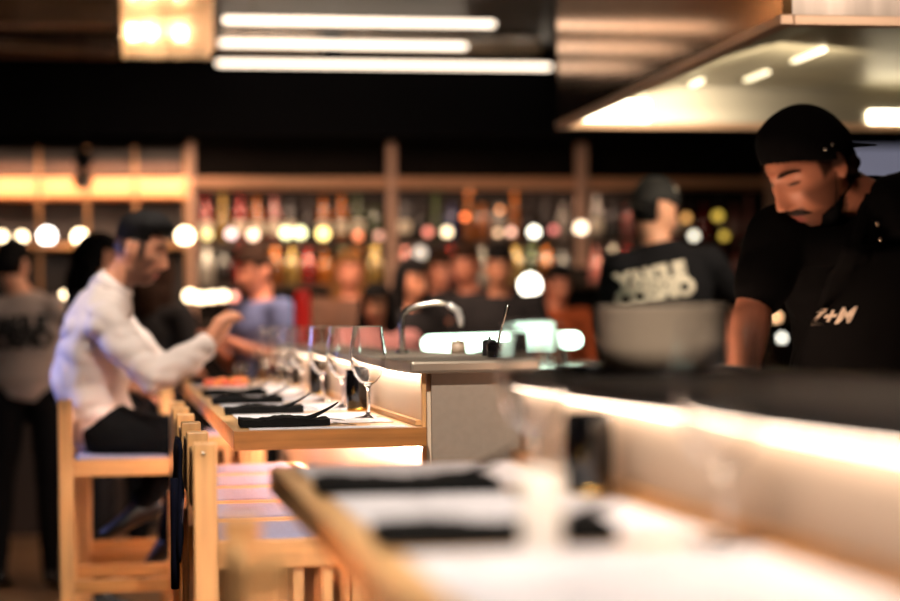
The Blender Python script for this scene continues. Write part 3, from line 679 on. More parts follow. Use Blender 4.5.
def paint(body, frame, fns):
    c, r, f, u, s = frame; me = body.data
    for nm, fn in fns.items():
        at = me.attributes.new(nm, 'FLOAT', 'POINT'); vals = []
        for v in me.vertices:
            q = v.co-c
            if q.length > .2*s: vals.append(0.0); continue
            vals.append(fn(Vector((q.dot(r), q.dot(f), q.dot(u)))/s))
        at.data.foreach_set('value', vals)
def f_lip(p): return (1-smst(.016, .023, abs(p.x)))*smst(-.0885, -.085, p.z)*(1-smst(-.0665, -.063, p.z))*(1 if p.y > .05 else 0)
def f_lash(p): return .85*(1-smst(.009, .014, abs(abs(p.x)-.033)))*(1-smst(.0012, .003, abs(p.z-.0035+8*(abs(p.x)-.033)**2)))*(1 if p.y > .04 else 0)
def f_stub(p):
    if p.y < -.02: return 0
    m = max(smst(-.058, -.078, p.z), smst(.036, .050, abs(p.x))*smst(.0, -.03, p.z)*smst(-.01, .01, p.y))
    m = max(m, smst(-.048, -.054, p.z)*(1-smst(.026, .032, abs(p.x))))
    return m*(1-f_lip(p))
skin_m = skinmat('skin', rgb(206, 142, 112), var=.12, scale=20)
skin_p = skinmat('skin_pale', rgb(226, 164, 134), var=.1, scale=20)
hair_b = mat('hair_black', rgb(14, 11, 12), .7, spec=.15, var=.4, scale=40, stretch=(4, 4, 1), bump=.6)
hair_br = mat('hair_brown', rgb(46, 28, 18), .7, spec=.15, var=.4, scale=40, stretch=(4, 4, 1), bump=.6)
hair_bl = mat('hair_light', rgb(120, 82, 46), .7, spec=.15, var=.4, scale=40, stretch=(4, 4, 1), bump=.6)
shoe_m = mat('shoe_black', rgb(12, 12, 13), .4)
lip_m = mat('lips', rgb(160, 88, 76), .45)
eye_w = mat('eye_white', rgb(200, 190, 185), .2); eye_d = mat('eye_dark', rgb(24, 16, 12), .1)
def person(e, J, head, skin, shirt, pants, voxel, s=1.0, sleeve='short', hair=hair_b, hairstyle='short', fine=False, hands=None, wide=1.0, cap=False, beard=None, shoe=True, cloth=.004, cvox=None, belly=0, neckline=.0, toes=None, sl_end=.42, hairpaint=None, extra=None, nkr=1.0):
    """J: local joints: pel, che, nek, shL, shR, elL, elR, wrL, wrR, hipL, hipR, knL, knR, anL, anR, toL, toR"""
    V = {k: Vector(v) for k, v in J.items()}
    X = headframe(*head, s=s)
    sp = cr_pts(V['pel'], V['che'], V['nek'], 8)
    latH = (V['hipR']-V['hipL']).normalized(); latS = (V['shR']-V['shL']).normalized()
    prof = [(.150, .105), (.168, .118), (.160, .112), (.146, .104+belly), (.148, .108+belly*.6), (.163, .116), (.170, .115), (.150, .095), (.075, .068)]
    def torso(mb, k, upto=9, grow=0):
        secs = []
        for i, p in enumerate(sp[:upto]):
            t = i/8; a = latH.lerp(latS, t).normalized(); d = (sp[min(i+1, 8)]-sp[max(i-1, 0)]).normalized(); a = (a-d*a.dot(d)).normalized(); b = d.cross(a)
            w, dp = prof[i]; secs.append((p, a*(w*wide*k+grow)*s, b*(dp*k+grow)*s))
        d0 = (sp[1]-sp[0]).normalized(); c0, a0, b0 = secs[0]; secs.insert(0, (c0-d0*.05*s, a0*.9, b0*.9))
        mb.loft(secs, 24)
        for q in 'LR': mb.tube([sp[7].lerp(V['sh'+q], .35), V['sh'+q]], [(.062*k+grow)*s, (.056*k+grow)*s], 14)
    def arm(mb, q, k, grow, f0, f1):
        S, E, W = V['sh'+q], V['el'+q], V['wr'+q]; pts = []; rad = []
        for i in range(13):
            t = i/12*1.0
            if t < f0-.001 or t > f1+.001: continue
            p = S.lerp(E, t*2) if t <= .5 else E.lerp(W, t*2-1)
            r = .054-.014*(t*2) if t <= .5 else (.043-.016*(t*2-1)+.006*math.sin((t*2-1)*3.14)*(1-(t*2-1)))
            pts.append(p); rad.append((r*k+grow)*s)
        mb.tube(pts, rad, 14, dome=True)
    def leg(mb, q, k, grow, shin_end=1.0):
        H, K, A = V['hip'+q], V['kn'+q], V['an'+q]; pts = [H.lerp(K, t) for t in (0, .25, .5, .75, 1)]+[K.lerp(A, t*shin_end) for t in (.25, .5, .75, 1)]
        rad = [.092, .088, .078, .066, .058, .056, .050, .042, .037]; mb.tube(pts, [(r*k+grow)*s for r in rad], 16)
    # skin body
    mb = MB(); head_mesh(mb, X, fine); ears(mb, X)
    nb = V['nek']; hb_ = X(Vector((0, -.022, -.045))); mb.tube([nb-(hb_-nb)*.25, nb, nb.lerp(hb_, .5), hb_], [.07*s*nkr, .060*s*nkr, .055*s, .055*s], 18)
    torso(mb, .90)
    for q in 'LR': arm(mb, q, .96 if sleeve != 'long' else .85, 0, 0, 1); leg(mb, q, .85, 0)
    for q in 'LR':
        S, W = V['el'+q], V['wr'+q]; hd_ = (hands or {}).get(q)
        if hd_: hand(mb, W+(W-S).normalized()*.01*s, hd_[0], hd_[1], s, hd_[2], hd_[3])
        else: hand(mb, W+(W-S).normalized()*.01*s, (W-S), Vector((0, 0, -1)) if abs((W-S).normalized().z) < .8 else Vector((1 if q == 'L' else -1, 0, 0)), s, .3, 1)
    body = fuse(mb, 'body', skin, e, voxel, 2)
    if fine or beard: paint(body, FR[id(X)], dict(lip=f_lip, lash=(lambda p: max(f_lash(p), hairpaint(p) if hairpaint else 0)), stubble=lambda p: beard*f_stub(p)) if beard else dict(lip=f_lip, lash=f_lash))
    # shirt
    mb = MB(); torso(mb, 1.0, 9, .010)
    for q in 'LR': arm(mb, q, 1.12, .012, 0, sl_end if sleeve == 'short' else .97)
    for ps, rs in (extra or []): mb.tube(ps, rs, 16)
    sh_o = fuse(mb, 'shirt', shirt, e, cvox or max(voxel*1.3, .009), 5, cloth)
    mb = MB(); 
    secs = []
    for i in (0, 1, 2):
        p = sp[i]; secs.append((p, latH*(prof[i][0]*wide+.006)*s, (sp[1]-sp[0]).normalized().cross(latH)*(prof[i][1]+.006)*s))
    d0 = (sp[1]-sp[0]).normalized(); secs.insert(0, (sp[0]-d0*.06*s, secs[0][1]*.9, secs[0][2]*.9)); mb.loft(secs, 20)
    for q in 'LR': leg(mb, q, 1.0, .012, 1.0)
    tr_o = fuse(mb, 'trousers', pants, e, max(voxel*1.5, .012), 4, cloth)
    if shoe:
        for q in 'LR':
            A = V['an'+q]; T = V['to'+q] if 'to'+q in V else A+Vector((0, .17, -.05)); d = (T-A); dz = Vector((0, 0, 1)); fd = Vector((d.x, d.y, 0))
            fd = fd.normalized() if fd.length > .02 else Vector((0, 1, 0)); d = d.normalized(); sd = d.cross(dz).normalized(); un = sd.cross(d).normalized()
            base = A+Vector((0, 0, -.03*s))
            mb = MB().loft([(base-d*.055*s, sd*.022*s, un*.025*s), (base-d*.03*s, sd*.036*s, un*.04*s), (base+d*.03*s, sd*.04*s, un*.042*s), (base+d*.09*s-un*.012*s, sd*.045*s, un*.03*s), (base+d*.15*s-un*.018*s, sd*.042*s, un*.023*s), (base+d*.185*s-un*.02*s, sd*.024*s, un*.015*s)], 18)
            mb.obj('shoe', shoe_m, e, smooth=True)
    # face features
    fo = lambda v: (lambda p: v)
    # hair
    if hairstyle == 'short':
        mk = lambda p: (p.z > .055 or (p.y < .045 and p.z > .0) or (p.y < -.01 and p.z > -.055)) and not (abs(p.x) > .055 and -.035 < p.y < .02 and p.z < .03)
        of = lambda p: .008+.014*max(0, min(1, (p.z-.03)/.06))+.0025*math.sin(p.x*300+p.y*190)*math.sin(p.z*260)
        shell(mk, of, X, fine).obj('hair', hair, e, smooth=True)
    elif hairstyle == 'fade':
        mk = lambda p: p.z > .066 or (p.y < .040 and p.z > .040-.1*max(0, -p.y))
        of = lambda p: .002+.024*smst(.035, .095, p.z)+.020*smst(-.03, .07, p.y)*smst(.058, .085, p.z)+.002*math.sin(p.x*300+p.y*190)*math.sin(p.z*260)
        shell(mk, of, X, fine).obj('hair', hair, e, smooth=True)
    elif hairstyle == 'long':
        mk = lambda p: p.z > .06 or (p.y < .035 and p.z > -.03) or p.y < -.01
        shell(mk, lambda p: .018+.003*math.sin(p.x*200), X, fine).obj('hair', hair, e, smooth=True)
        mb = MB(); 
        for sx, yy, L in ((-.062, -.0, .24), (.062, -.0, .24), (-.03, -.065, .30), (.03, -.065, .30), (0, -.08, .32)):
            p0 = X(Vector((sx, yy, .02))); p1 = X(Vector((sx*1.15, yy-.012, -.09))); p2 = p1+Vector((0, 0, -L*.6*s)); mb.tube([p0, p1, p1.lerp(p2, .5)+Vector((sx*.1, 0, 0)), p2], [.03, .042, .04, .014], 12)
        fuse(mb, 'hair_lengths', hair, e, .012, 2)
    if not cap or fine:
        for sgn in (-1, 1):
            strip([(sgn*.013, .0255), (sgn*.022, .0285), (sgn*.034, .0310), (sgn*.045, .029), (sgn*.052, .024)], [.0022, .0046, .0046, .0034, .0012], X).obj('eyebrow', hair, e, smooth=True)
            strip([(sgn*.0225, .0025), (sgn*.028, .0015 if fine else .005), (sgn*.035, .0012 if fine else .0055), (sgn*.0435, .0035)], [.0008, .0017, .0017, .0007], X).obj('eye', eye_d, e, smooth=True)
    return X, body, sh_o, sp

def local(e):
    bpy.context.view_layer.update(); Mi = (Matrix.Translation(e.location)@Matrix.Rotation(e.rotation_euler.z, 4, 'Z')).inverted(); return lambda px, py, D: Mi@P(px, py, D)
def base_at(px, D): p = P(px, 325, D); return Vector((p.x, p.y, 0))
def print_text(body, size, sh_o, e, centre, normal, up, mt, bold, name='lettering', shear=0, off=.002, sp_=1.0, line=.85, rot=0):
    """lay lettering onto the cloth: project along -normal onto the shirt"""
    me = text_mesh(body, size, bold, shear, .0, sp_, line)
    import bmesh
    bm = bmesh.new(); bm.from_mesh(me); bmesh.ops.triangulate(bm, faces=bm.faces)
    bmesh.ops.subdivide_edges(bm, edges=[x for x in bm.edges if x.calc_length() > size*.15], cuts=2); bm.to_mesh(me); bm.free()
    n = Vector(normal).normalized(); u = Vector(up); u = (u-n*u.dot(n)).normalized(); r = u.cross(n)
    if rot: Mr = Matrix.Rotation(rot, 3, n); u = Mr@u; r = Mr@r
    bvh = BVHTree.FromPolygons([v.co.copy() for v in sh_o.data.vertices], [tuple(p.vertices) for p in sh_o.data.polygons]); c = Vector(centre)
    for v in me.vertices:
        o = c+r*v.co.x+u*v.co.y+n*.4; h = bvh.ray_cast(o, -n)
        v.co = (h[0] if h[0] is not None else c+r*v.co.x+u*v.co.y)+n*off
    me.materials.append(mt); o = bpy.data.objects.new(name, me); C.objects.link(o); o.parent = e
    sd = o.modifiers.new('t', 'SOLIDIFY'); sd.thickness = .0012; return o
ink_w = mat('ink_white', rgb(222, 210, 192), .6); ink_b = mat('ink_black', rgb(20, 18, 20), .6)

# ---- front cook
tee_black = mat('tee_black', rgb(7, 7, 8), .95, spec=.12, var=.25, scale=30)
e = empty('person', base_at(868, 4.12), -TH, 'cook in a backward black cap, black T-shirt and black apron bending over his work', 'person')
j = local(e); s = 1.03
pel = j(876, 440, 4.36)
hf = Vector((-.78, -.47, -.50)).normalized()      # left, toward the camera, down
J = dict(pel=pel, che=j(872, 306, 4.26), nek=j(866, 203, 4.06), shR=j(950, 232, 4.16), shL=j(780, 236, 4.04), elR=j(985, 330, 4.1), elL=j(752, 312, 3.98), wrR=j(950, 400, 3.85), wrL=j(747, 378, 3.86),
         hipR=pel+Vector((.1, 0, -.03)), hipL=pel+Vector((-.1, 0, -.03)))
for q, sx in (('L', -1), ('R', 1)):
    J['kn'+q] = Vector((pel.x+sx*.11, pel.y-.05, .53)); J['an'+q] = Vector((pel.x+sx*.12, pel.y+.0, .09)); J['to'+q] = Vector((pel.x+sx*.13, pel.y-.17, .05))
hc = j(808, 169, 4.0)
X, body, sho, sp = person(e, J, (hc, hf, Vector((.04, .0, 1)), ), skinmat('skin_cook', rgb(204, 138, 108), (78, 50, 40), var=.1, scale=25), tee_black, black_cloth, .0042, s=s, sleeve='short', hair=hair_br, hairstyle='none', fine=True, cap=True, wide=1.18,
                          hands={'L': (Vector((.1, -.25, -1)), Vector((1, .2, 0)), .5, 1)}, cvox=.007, beard=.72, sl_end=.34, nkr=.86, extra=[([j(893, 206, 4.02), j(908, 200, 4.08), j(945, 222, 4.17)], [.068, .07, .06]), ([j(880, 218, 4.04), j(850, 246, 4.0), j(795, 246, 4.03)], [.045, .045, .05])],
    hairpaint=lambda p: .93*max(smst(.045, .055, abs(p.x))*smst(.034, .024, p.y)*smst(-.012, .004, p.z+.6*max(0, p.y-.012)), smst(-.03, -.04, p.y)*smst(-.065, -.05, p.z)))
earx = lambda p: abs(p.x) > .055 and -.04 < p.y < .015 and p.z < .028
mk = lambda p: not earx(p) and (p.y < -.035 and p.z > -.062 and p.z < .05)
shell(mk, lambda p: .004+.0025*math.sin(p.x*260+p.z*300)+.020*smst(-.035, -.075, p.y)*smst(.02, -.03, p.z), X, True).obj('hair', hair_br, e, smooth=True)
mb = strip([(-.034, -.071), (-.026, -.0645), (-.014, -.060), (0, -.0585), (.014, -.060), (.026, -.0645), (.034, -.071)], [.001, .0055, .0078, .0062, .0078, .0055, .001], X, .8); mb.obj('moustache', mat('moustache', rgb(34, 20, 14), .7), e, smooth=True)
# cap
def rimz(y): return .016+.46*y
def capoff(p):
    k = max(0, min(1, (p.z-rimz(p.y))/.06)); return .007+.012*math.sin(k*math.pi/2)*(1+.35*smst(.0, .05, p.y))
cp = shell(lambda p: p.z > rimz(p.y), capoff, X, True, .002).obj('cap', tee_black, e, smooth=True)
cp['label'] = 'black cap worn backward'
mb = MB(); vs = []; fs = []; nb_ = 13
for r_i in range(5):
    for k in range(nb_):
        a_ = math.radians(-50+100*k/(nb_-1)); q_ = r_i/4; rr = .100+.072*q_*math.cos(a_)**.4; x = math.sin(a_)*rr*.80; y = -math.cos(a_)*rr+.006; z = .012-.56*(y+.0-(-.094))*-1-.006*(x/.07)**2 if False else .012+.58*(y+.094)-.004*(x/.07)**2
        vs.append(X(Vector((x, y, z))))
n0 = len(vs); vs += [X(Vector((0, .002, .004)))-X(Vector((0, 0, 0)))+v for v in vs]
for r_i in range(4):
    for k in range(nb_-1):
        a0 = r_i*nb_+k; f = (a0, a0+1, a0+1+nb_, a0+nb_); fs += [f, tuple(reversed([q+n0 for q in f]))]
rim = [k for k in range(nb_)]+[r*nb_+nb_-1 for r in range(1, 5)]+[4*nb_+k for k in range(nb_-2, -1, -1)]+[r*nb_ for r in range(3, 0, -1)]
for a0, b0 in zip(rim, rim[1:]+rim[:1]): fs.append((a0, b0, b0+n0, a0+n0))
br = mb.add(vs, fs).obj('brim', tee_black, cp, smooth=False)
for sx in (-1, 1):
    for yy in (.012, -.010):
        pp = X(Vector((sx*.0865, yy, .046))); MB().ell(pp, (.0036, .0036, .0036), 10).obj('eyelet', steel, cp, smooth=True)
# lowered mask at the chin + ear loop
mo = shell(lambda p: p.z < -.076-.25*max(0, p.y)+.6*max(0, -p.y) and -.05 < p.y < .042, lambda p: .007+.004*math.sin(p.y*120), X, True).obj('face_mask', black_cloth, e, smooth=True)
for sx in (-1, 1):
    MB().tube([X(Vector((sx*.052, .018, -.088))), X(Vector((sx*.074, .012, -.045))), X(Vector((sx*.083, .006, -.008)))], .0014, 8).obj('ear_loop', black_cloth, mo)
# apron: offset panel in front of shirt
bvh = BVHTree.FromPolygons([v.co.copy() for v in sho.data.vertices], [tuple(p.vertices) for p in sho.data.polygons])
vs = []; fs = []; nx, nz = 22, 36; ctr = sp[4]
zt_, zb_ = j(866, 246, 4).z, j(866, 470, 4).z-.25
for i in range(nz+1):
    for k in range(nx+1):
        t = i/nz; z = zt_+(zb_-zt_)*t; hw = .12+.055*min(1, t*2.2); x = (k/nx*2-1)*hw*1.08+ctr.x
        h = bvh.ray_cast(Vector((x, ctr.y-1, z)), Vector((0, 1, 0)))
        y = h[0].y-.010 if h[0] is not None else None
        vs.append([x, y, z])
for i in range(nz+1):
    for k in range(nx+1):
        v = vs[i*(nx+1)+k]
        if v[1] is None:
            c2 = vs[(i-1)*(nx+1)+k][1] if i else ctr.y-.1; v[1] = c2 if c2 is not None else ctr.y-.1
vs = [Vector(v) for v in vs]
for i in range(nz):
    for k in range(nx): a0 = i*(nx+1)+k; fs.append((a0, a0+1, a0+nx+2, a0+nx+1))
ap = MB().add(vs, fs).obj('apron', mat('apron_black', rgb(7, 7, 8), .9, spec=.15, var=.2, scale=40), e, smooth=True)
sd = ap.modifiers.new('t', 'SOLIDIFY'); sd.thickness = .003
pts = [Vector((ctr.x+.115, 0, zt_-.01)), Vector((ctr.x+.10, 0, zt_+.06)), Vector((ctr.x+.075, 0, zt_+.10)), Vector((ctr.x+.045, 0, zt_+.135))]
def onshirt(x, z, o=.008):
    h = bvh.ray_cast(Vector((x, ctr.y-1, z)), Vector((0, 1, 0))); return Vector((x, (h[0].y if h[0] is not None else ctr.y)-o, z))
for sx in (1, -1):
    secs = []
    for t in range(9):
        q = t/8; x = ctr.x+sx*(.11-.055*q); z = zt_-.02+.15*q; c = onshirt(x, z, .006); secs.append((c, Vector((.013, 0, 0)), Vector((0, .003, 0))))
    MB().loft(secs, 8).obj('apron_strap', MAT['apron_black'], ap)
for (px, py) in ((874, 225), (878, 240), (881, 252)):
    q = j(px, py, 4.0); c = onshirt(q.x, q.z, .012); MB().ell(c, (.0045, .004, .0045), 10).obj('snap', mat('snap', rgb(230, 210, 190), .25, metal=.8), ap, smooth=True)
q = j(842, 317, 4.0); print_text('7+M', .048, ap, e, q, (0, -1, 0), (0, 0, 1), ink_w, .0015, shear=.35, name='apron_lettering', off=.009, rot=.06).parent = ap

# ---- second cook, back to camera
e = empty('person', base_at(668, 7.8), -TH, 'second cook in a black cap and black T-shirt with white lettering on the back', 'person')
j = local(e); pel = j(672, 400, 7.75)
J = dict(pel=pel, che=j(668, 318, 7.78), nek=j(656, 243, 7.8), shL=j(618, 268, 7.75), shR=j(708, 262, 7.8), elL=j(604, 335, 7.9), elR=j(738, 300, 7.95), wrL=j(625, 350, 8.15), wrR=j(740, 352, 8.15), hipL=pel+Vector((-.1, 0, -.03)), hipR=pel+Vector((.1, 0, -.03)))
for q, sx in (('L', -1), ('R', 1)): J['kn'+q] = Vector((pel.x+sx*.11, pel.y, .53)); J['an'+q] = Vector((pel.x+sx*.12, pel.y-.03, .09)); J['to'+q] = Vector((pel.x+sx*.13, pel.y+.15, .05))
X, body, sho, sp = person(e, J, (j(655, 212, 7.8), Vector((.86, .42, -.12))), skin_p, mat('tee_charcoal', rgb(20, 19, 23), .9, spec=.2, var=.2, scale=30), black_cloth, .008, s=1.02, hairstyle='none', cap=True, hair=hair_b, wide=1.15)
shell(lambda p: (p.y < -.03 and -.045 < p.z < .05), lambda p: .006, X).obj('hair', hair_b, e, smooth=True)
cp = shell(lambda p: p.z > .04-.1*p.y if p.y > -.02 else p.z > .04+.3*(p.y+.02), lambda p: .014+.014*max(0, min(1, (p.z-.04)/.06)), X, False, .002).obj('cap', mat('cap_dark', rgb(28, 26, 26), .8), e, smooth=True)
vs = []; fs = []; nb_ = 9
for r_i in range(3):
    for k in range(nb_):
        a_ = math.radians(-50+100*k/(nb_-1)); rr = .09+.06*r_i/2; vs.append(X(Vector((math.sin(a_)*rr*.8, -math.cos(a_)*rr-.01, .012-.012*r_i/2-.02*math.sin(a_)**2))))
n0 = len(vs); vs += [v+Vector((0, 0, .005)) for v in vs]
for r_i in range(2):
    for k in range(nb_-1): a0 = r_i*nb_+k; f = (a0, a0+1, a0+1+nb_, a0+nb_); fs += [f, tuple(reversed([q+n0 for q in f]))]
MB().add(vs, fs).obj('brim', MAT['cap_dark'], cp)
MB().ell(X(Vector((.05, .045, .093))), (.016, .016, .014), 10).obj('cap_badge', ink_w, cp, smooth=True)
q = j(653, 286, 7.7); print_text('YAKILE\nCOSMO', .098, sho, e, q, (-.15, -1, 0), (0, 0, 1), ink_w, .0065, rot=.20, off=.004, sp_=.9, line=.72)

# ---- man in the white shirt (profile, facing right)
e = empty('person', base_at(105, 6.75), -TH, 'bearded man in a white long sleeved shirt sitting at the counter, hands raised', 'person')
j = local(e)
J = dict(pel=j(104, 428, 6.72), che=j(92, 365, 6.72), nek=j(112, 289, 6.72), shL=j(108, 318, 6.92), shR=j(106, 322, 6.54), elL=j(165, 375, 6.98), elR=j(152, 378, 6.45), wrL=j(214, 341, 6.80), wrR=j(207, 344, 6.64),
         hipL=j(112, 432, 6.82), hipR=j(112, 434, 6.62), knL=j(190, 438, 6.90), knR=j(183, 441, 6.55), anL=j(170, 535, 6.92), anR=j(146, 500, 6.60), toL=j(145, 556, 6.95), toR=j(120, 512, 6.58))
shirt_w = mat('shirt_white', rgb(226, 212, 208), .8, var=.08, scale=6)
X, body, sho, sp = person(e, J, (j(140, 251, 6.72), Vector((.97, -.10, -.22)), Vector((0, 0, 1))), skin_m, shirt_w, black_cloth, .0065, s=1.0, sleeve='long', hairstyle='fade', hair=hair_b, beard=.8, hairpaint=lambda p: .95*(smst(-.045, -.01, p.z)*smst(.045, .03, p.y)*(0 if (abs(p.x) > .062 and -.036 < p.y < .012 and p.z < .03) else 1)*(1 if abs(p.x) > .04 or p.y < 0 else 0)), cloth=.010, wide=1.12, belly=.03,
                          hands={'R': (Vector((.45, .1, .85)), Vector((.6, .5, -.3)), .6, 1), 'L': (Vector((.45, -.1, .85)), Vector((.6, -.5, -.3)), .6, -1)})
mb = MB(); nk = J['nek']; d = (X(Vector((0, -.02, -.05)))-nk).normalized()
a_ = d.orthogonal().normalized(); b_3 = d.cross(a_)
mb.loft([(nk-d*.02, a_*.082, b_3*.082), (nk+d*.012, a_*.074, b_3*.074), (nk+d*.035, a_*.068, b_3*.068)], 20).obj('collar', shirt_w, e, smooth=True)
w = J['wrR']; wd = (w-J['elR']).normalized(); a_ = wd.orthogonal().normalized(); MB().loft([(w-wd*.03, a_*.042, wd.cross(a_)*.042), (w-wd*.0, a_*.043, wd.cross(a_)*.043)], 18).obj('cuff', shirt_w, e, smooth=True)

# ---- waiter at the left edge, back to camera
e = empty('person', base_at(26, 9.2), -TH, 'waiter seen from behind in a grey T-shirt with black lettering and black trousers', 'person')
j = local(e); pel = j(28, 392, 9.2)
J = dict(pel=pel, che=j(28, 345, 9.2), nek=j(20, 293, 9.18), shL=j(-10, 312, 9.15), shR=j(56, 308, 9.15), elL=j(-16, 360, 9.25), elR=j(58, 345, 9.3), wrL=j(0, 372, 9.45), wrR=j(48, 352, 9.5), hipL=pel+Vector((-.1, 0, -.03)), hipR=pel+Vector((.1, 0, -.03)))
for q, sx in (('L', -1), ('R', 1)): J['kn'+q] = Vector((pel.x+sx*.12-.02, pel.y, .50)); J['an'+q] = Vector((pel.x+sx*.13-.02, pel.y-.03, .09)); J['to'+q] = Vector((pel.x+sx*.14, pel.y+.15, .05))
X, body, sho, sp = person(e, J, (j(13, 265, 9.2), Vector((.3, .95, -.1))), skin_p, mat('tee_grey', rgb(158, 144, 140), .85), black_cloth, .010, s=.97, hairstyle='short', hair=hair_b, wide=1.12)
q = j(16, 333, 9.1); print_text('YAKILE\nCOSMO', .105, sho, e, q, (0, -1, 0), (0, 0, 1), ink_b, .008, rot=.05, off=.004, sp_=.9, line=.72)

# ---- background guests (template)
def guest(px, D, head_y, face, label, shirt, hair, style='short', skin=skin_m, arms=0, lean=0, sleeve='short'):
    b = base_at(px, D); e = empty('person', b, -TH+face, label, 'person')
    hz_ = P(px, head_y, D).z; k = hz_/1.57
    k = max(.80, min(1.08, k)); dz = 0
    g = lambda x, y, z: Vector((x*k, y*k, z*k))
    J = dict(pel=g(0, -.02, .93), che=g(0, 0+lean*.4, 1.17), nek=g(0, lean, 1.42), hipL=g(-.1, -.02, .9), hipR=g(.1, -.02, .9), shL=g(-.185, lean, 1.37), shR=g(.185, lean, 1.37), elL=g(-.24, lean+.02, 1.09), elR=g(.24, lean+.02, 1.09),
             knL=g(-.11, .02, .5), knR=g(.11, .02, .5), anL=g(-.11, 0, .09), anR=g(.11, 0, .09), toL=g(-.12, .17, .05), toR=g(.12, .17, .05))
    if arms: J['wrL'] = g(-.10, .25, 1.22); J['wrR'] = g(.10, .25, 1.22)
    else: J['wrL'] = g(-.2, .2, 1.02); J['wrR'] = g(.2, .2, 1.02)
    person(e, J, (g(0, lean+.035, 1.57), Vector((0, 1, -.15))), skin, shirt, black_cloth, .012, s=k, hairstyle=style, hair=hair, sleeve=sleeve)
PI = math.pi
blue_s = mat('shirt_blue', rgb(100, 112, 158), .8, var=.15, scale=6); pink_s = mat('shirt_pink', rgb(214, 150, 150), .8); or_s = mat('shirt_orange', rgb(190, 92, 48), .8, var=.2, scale=8); blk_s = mat('shirt_dark', rgb(24, 22, 26), .85); tan_s = mat('shirt_tan', rgb(150, 110, 76), .85)
skin_r = skinmat('skin_red', rgb(206, 136, 110), var=.1)
guest(90, 8.4, 262, -PI/2, 'woman with long black hair mostly hidden behind the man in white', blk_s, hair_b, 'long', skin_m)
guest(152, 9.05, 278, -.5, 'dark clothed guest with long dark hair beyond the seated man\'s face', blk_s, hair_br, 'long', skin_m)
guest(262, 9.4, 272, PI-.9, 'guest in a blue grey shirt left of the red bottle', blue_s, hair_br, 'short', skin_r, 1)
guest(350, 10.6, 272, PI+.1, 'woman with long light brown hair beyond the row of wine glasses', mat('shirt_brown', rgb(96, 66, 50), .8, var=.3), hair_bl, 'long', skin_r)
guest(378, 9.15, 306, PI-.2, 'low guest in a pink top left of the tap', pink_s, hair_b, 'long', skin_m)
guest(408, 9.7, 282, PI+.7, 'guest with black hair right above the chrome tap', blk_s, hair_b, 'long', skin_m)
guest(440, 11.1, 272, PI+.3, 'guest with a reddish face behind the light bar', blk_s, hair_br, 'short', skin_r)
guest(470, 10.6, 266, PI-.4, 'guest with a rosy face left of the large white globe lamp', blk_s, hair_br, 'short', skin_r, 1)
guest(500, 10.08, 268, PI, 'dark haired guest just left of the large white globe lamp', blk_s, hair_b, 'short', skin_m)
guest(556, 10.9, 285, PI+.4, 'guest in an orange top right of the large white globe lamp', or_s, hair_b, 'short', skin_r)

# ------------------------------------------------------------------ LIGHTS
def area(name, loc, tgt, size, power, col, sy=None, spread=math.pi):
    l = bpy.data.lights.new(name, 'AREA'); l.energy = power; l.color = col[:3]; l.size = size; l.spread = spread
    if sy: l.shape = 'RECTANGLE'; l.size_y = sy
    o = bpy.data.objects.new(name, l); C.objects.link(o); o.location = loc; o.rotation_euler = (Vector(tgt)-Vector(loc)).to_track_quat('-Z', 'Y').to_euler(); return o
W = (1, .86, .71)
def spot(name, loc, tgt, power, ang, blend=.6, col=W, rad=.04):
    l = bpy.data.lights.new(name, 'SPOT'); l.energy = power; l.color = col; l.spot_size = math.radians(ang); l.spot_blend = blend; l.shadow_soft_size = rad
    o = bpy.data.objects.new(name, l); C.objects.link(o); o.location = loc; o.rotation_euler = (Vector(tgt)-Vector(loc)).to_track_quat('-Z', 'Y').to_euler(); return o
spot('counter_spot', (.45, 1.5, 2.9), (.45, 2.4, 1.0), 190, 70)
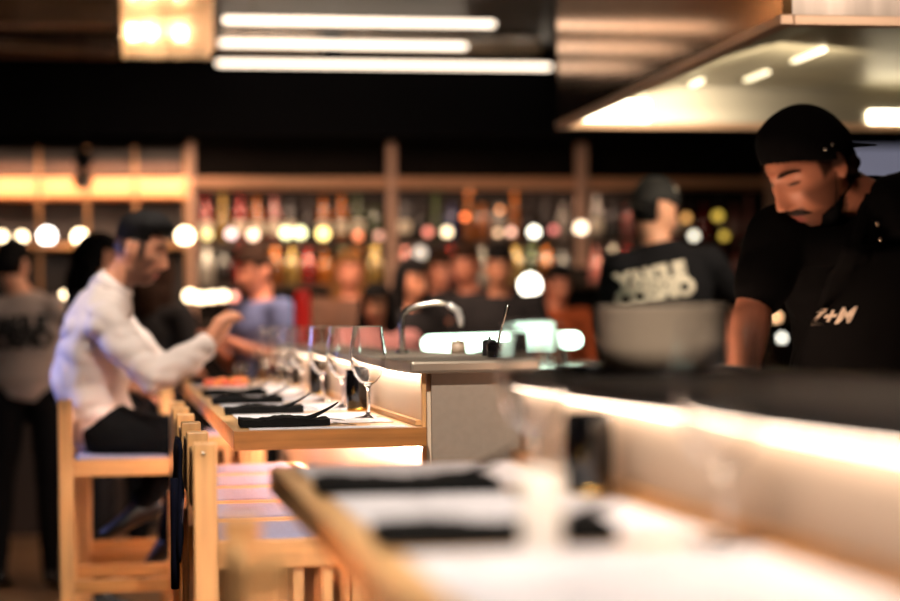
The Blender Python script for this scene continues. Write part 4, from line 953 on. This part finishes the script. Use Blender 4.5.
spot('aisle_spot', (-.4, 1.0, 2.9), (.12, 2.2, .95), 130, 30)  # added spot to brighten the blurred foreground stool
spot('counter_spot', (.2, 2.6, 2.9), (.35, 4.5, 1.0), 300, 46)
spot('counter_spot', (.5, 4.6, 2.9), (.45, 5.6, 1.0), 200, 50)
spot('counter_spot', (.3, 6.6, 2.9), (.4, 7.6, 1.0), 220, 60)
spot('aisle_spot', (-.35, 5.7, 2.9), (-.16, 6.7, 1.55), 160, 34)
spot('aisle_spot', (-1.0, 7.0, 2.9), (-1.3, 9.2, 1.0), 40, 50)
area('guest_fill', (.9, 8.7, 2.7), (.9, 10.2, 1.4), .8, 40, (1, .66, .46), spread=1.8)  # added fill on the distant guests, no lamp hangs here
area('shelf_glow', (XS(80, 11.3), 11.25, 2.26), (XS(80, 11.6), 11.6, zl_(188)), 1.7, 6.5, (1, .62, .40), .05, spread=1.3)
area('shelf_glow', (XS(390), YS+.03, zt-.05), (XS(390), YS+.25, zm), 3.4, 13, (1, .7, .5), .03)
area('shelf_glow', (XS(390), YS+.03, zm-.04), (XS(390), YS+.25, zl), 3.4, 17, (1, .75, .5), .03)
area('blue_rim_light', (-1.6, 7.3, 1.5), (-.3, 6.8, 1.1), .5, 2.2, (.35, .4, 1), spread=.8)  # unseen blue source for the rim on the seated man's back, no sign there
area('second_cook_fill', (2.6, 6.6, 2.05), (2.2, 7.6, 1.5), .5, 17, (1, .84, .62))  # added fill on the second cook, no heat lamp fixture here
spot('hood_front_fill', (2.7, 3.4, 2.9), (2.7, 5.15, 2.5), 130, 80)  # added without a fixture, brightens the hood's dark front panel
spot('pass_lamp', (.75, 3.0, 2.2), (1.55, 3.95, 1.5), 17, 50, col=(1, .62, .45), rad=.1)
area('pass_glow', (1.15, 3.7, 1.0), (1.45, 3.95, 1.6), .3, 5.5, (1, .62, .42))
w = bpy.data.worlds.new('world'); sc.world = w; w.use_nodes = True
w.node_tree.nodes['Background'].inputs[0].default_value = (.5, .35, .25, 1); w.node_tree.nodes['Background'].inputs[1].default_value = .008
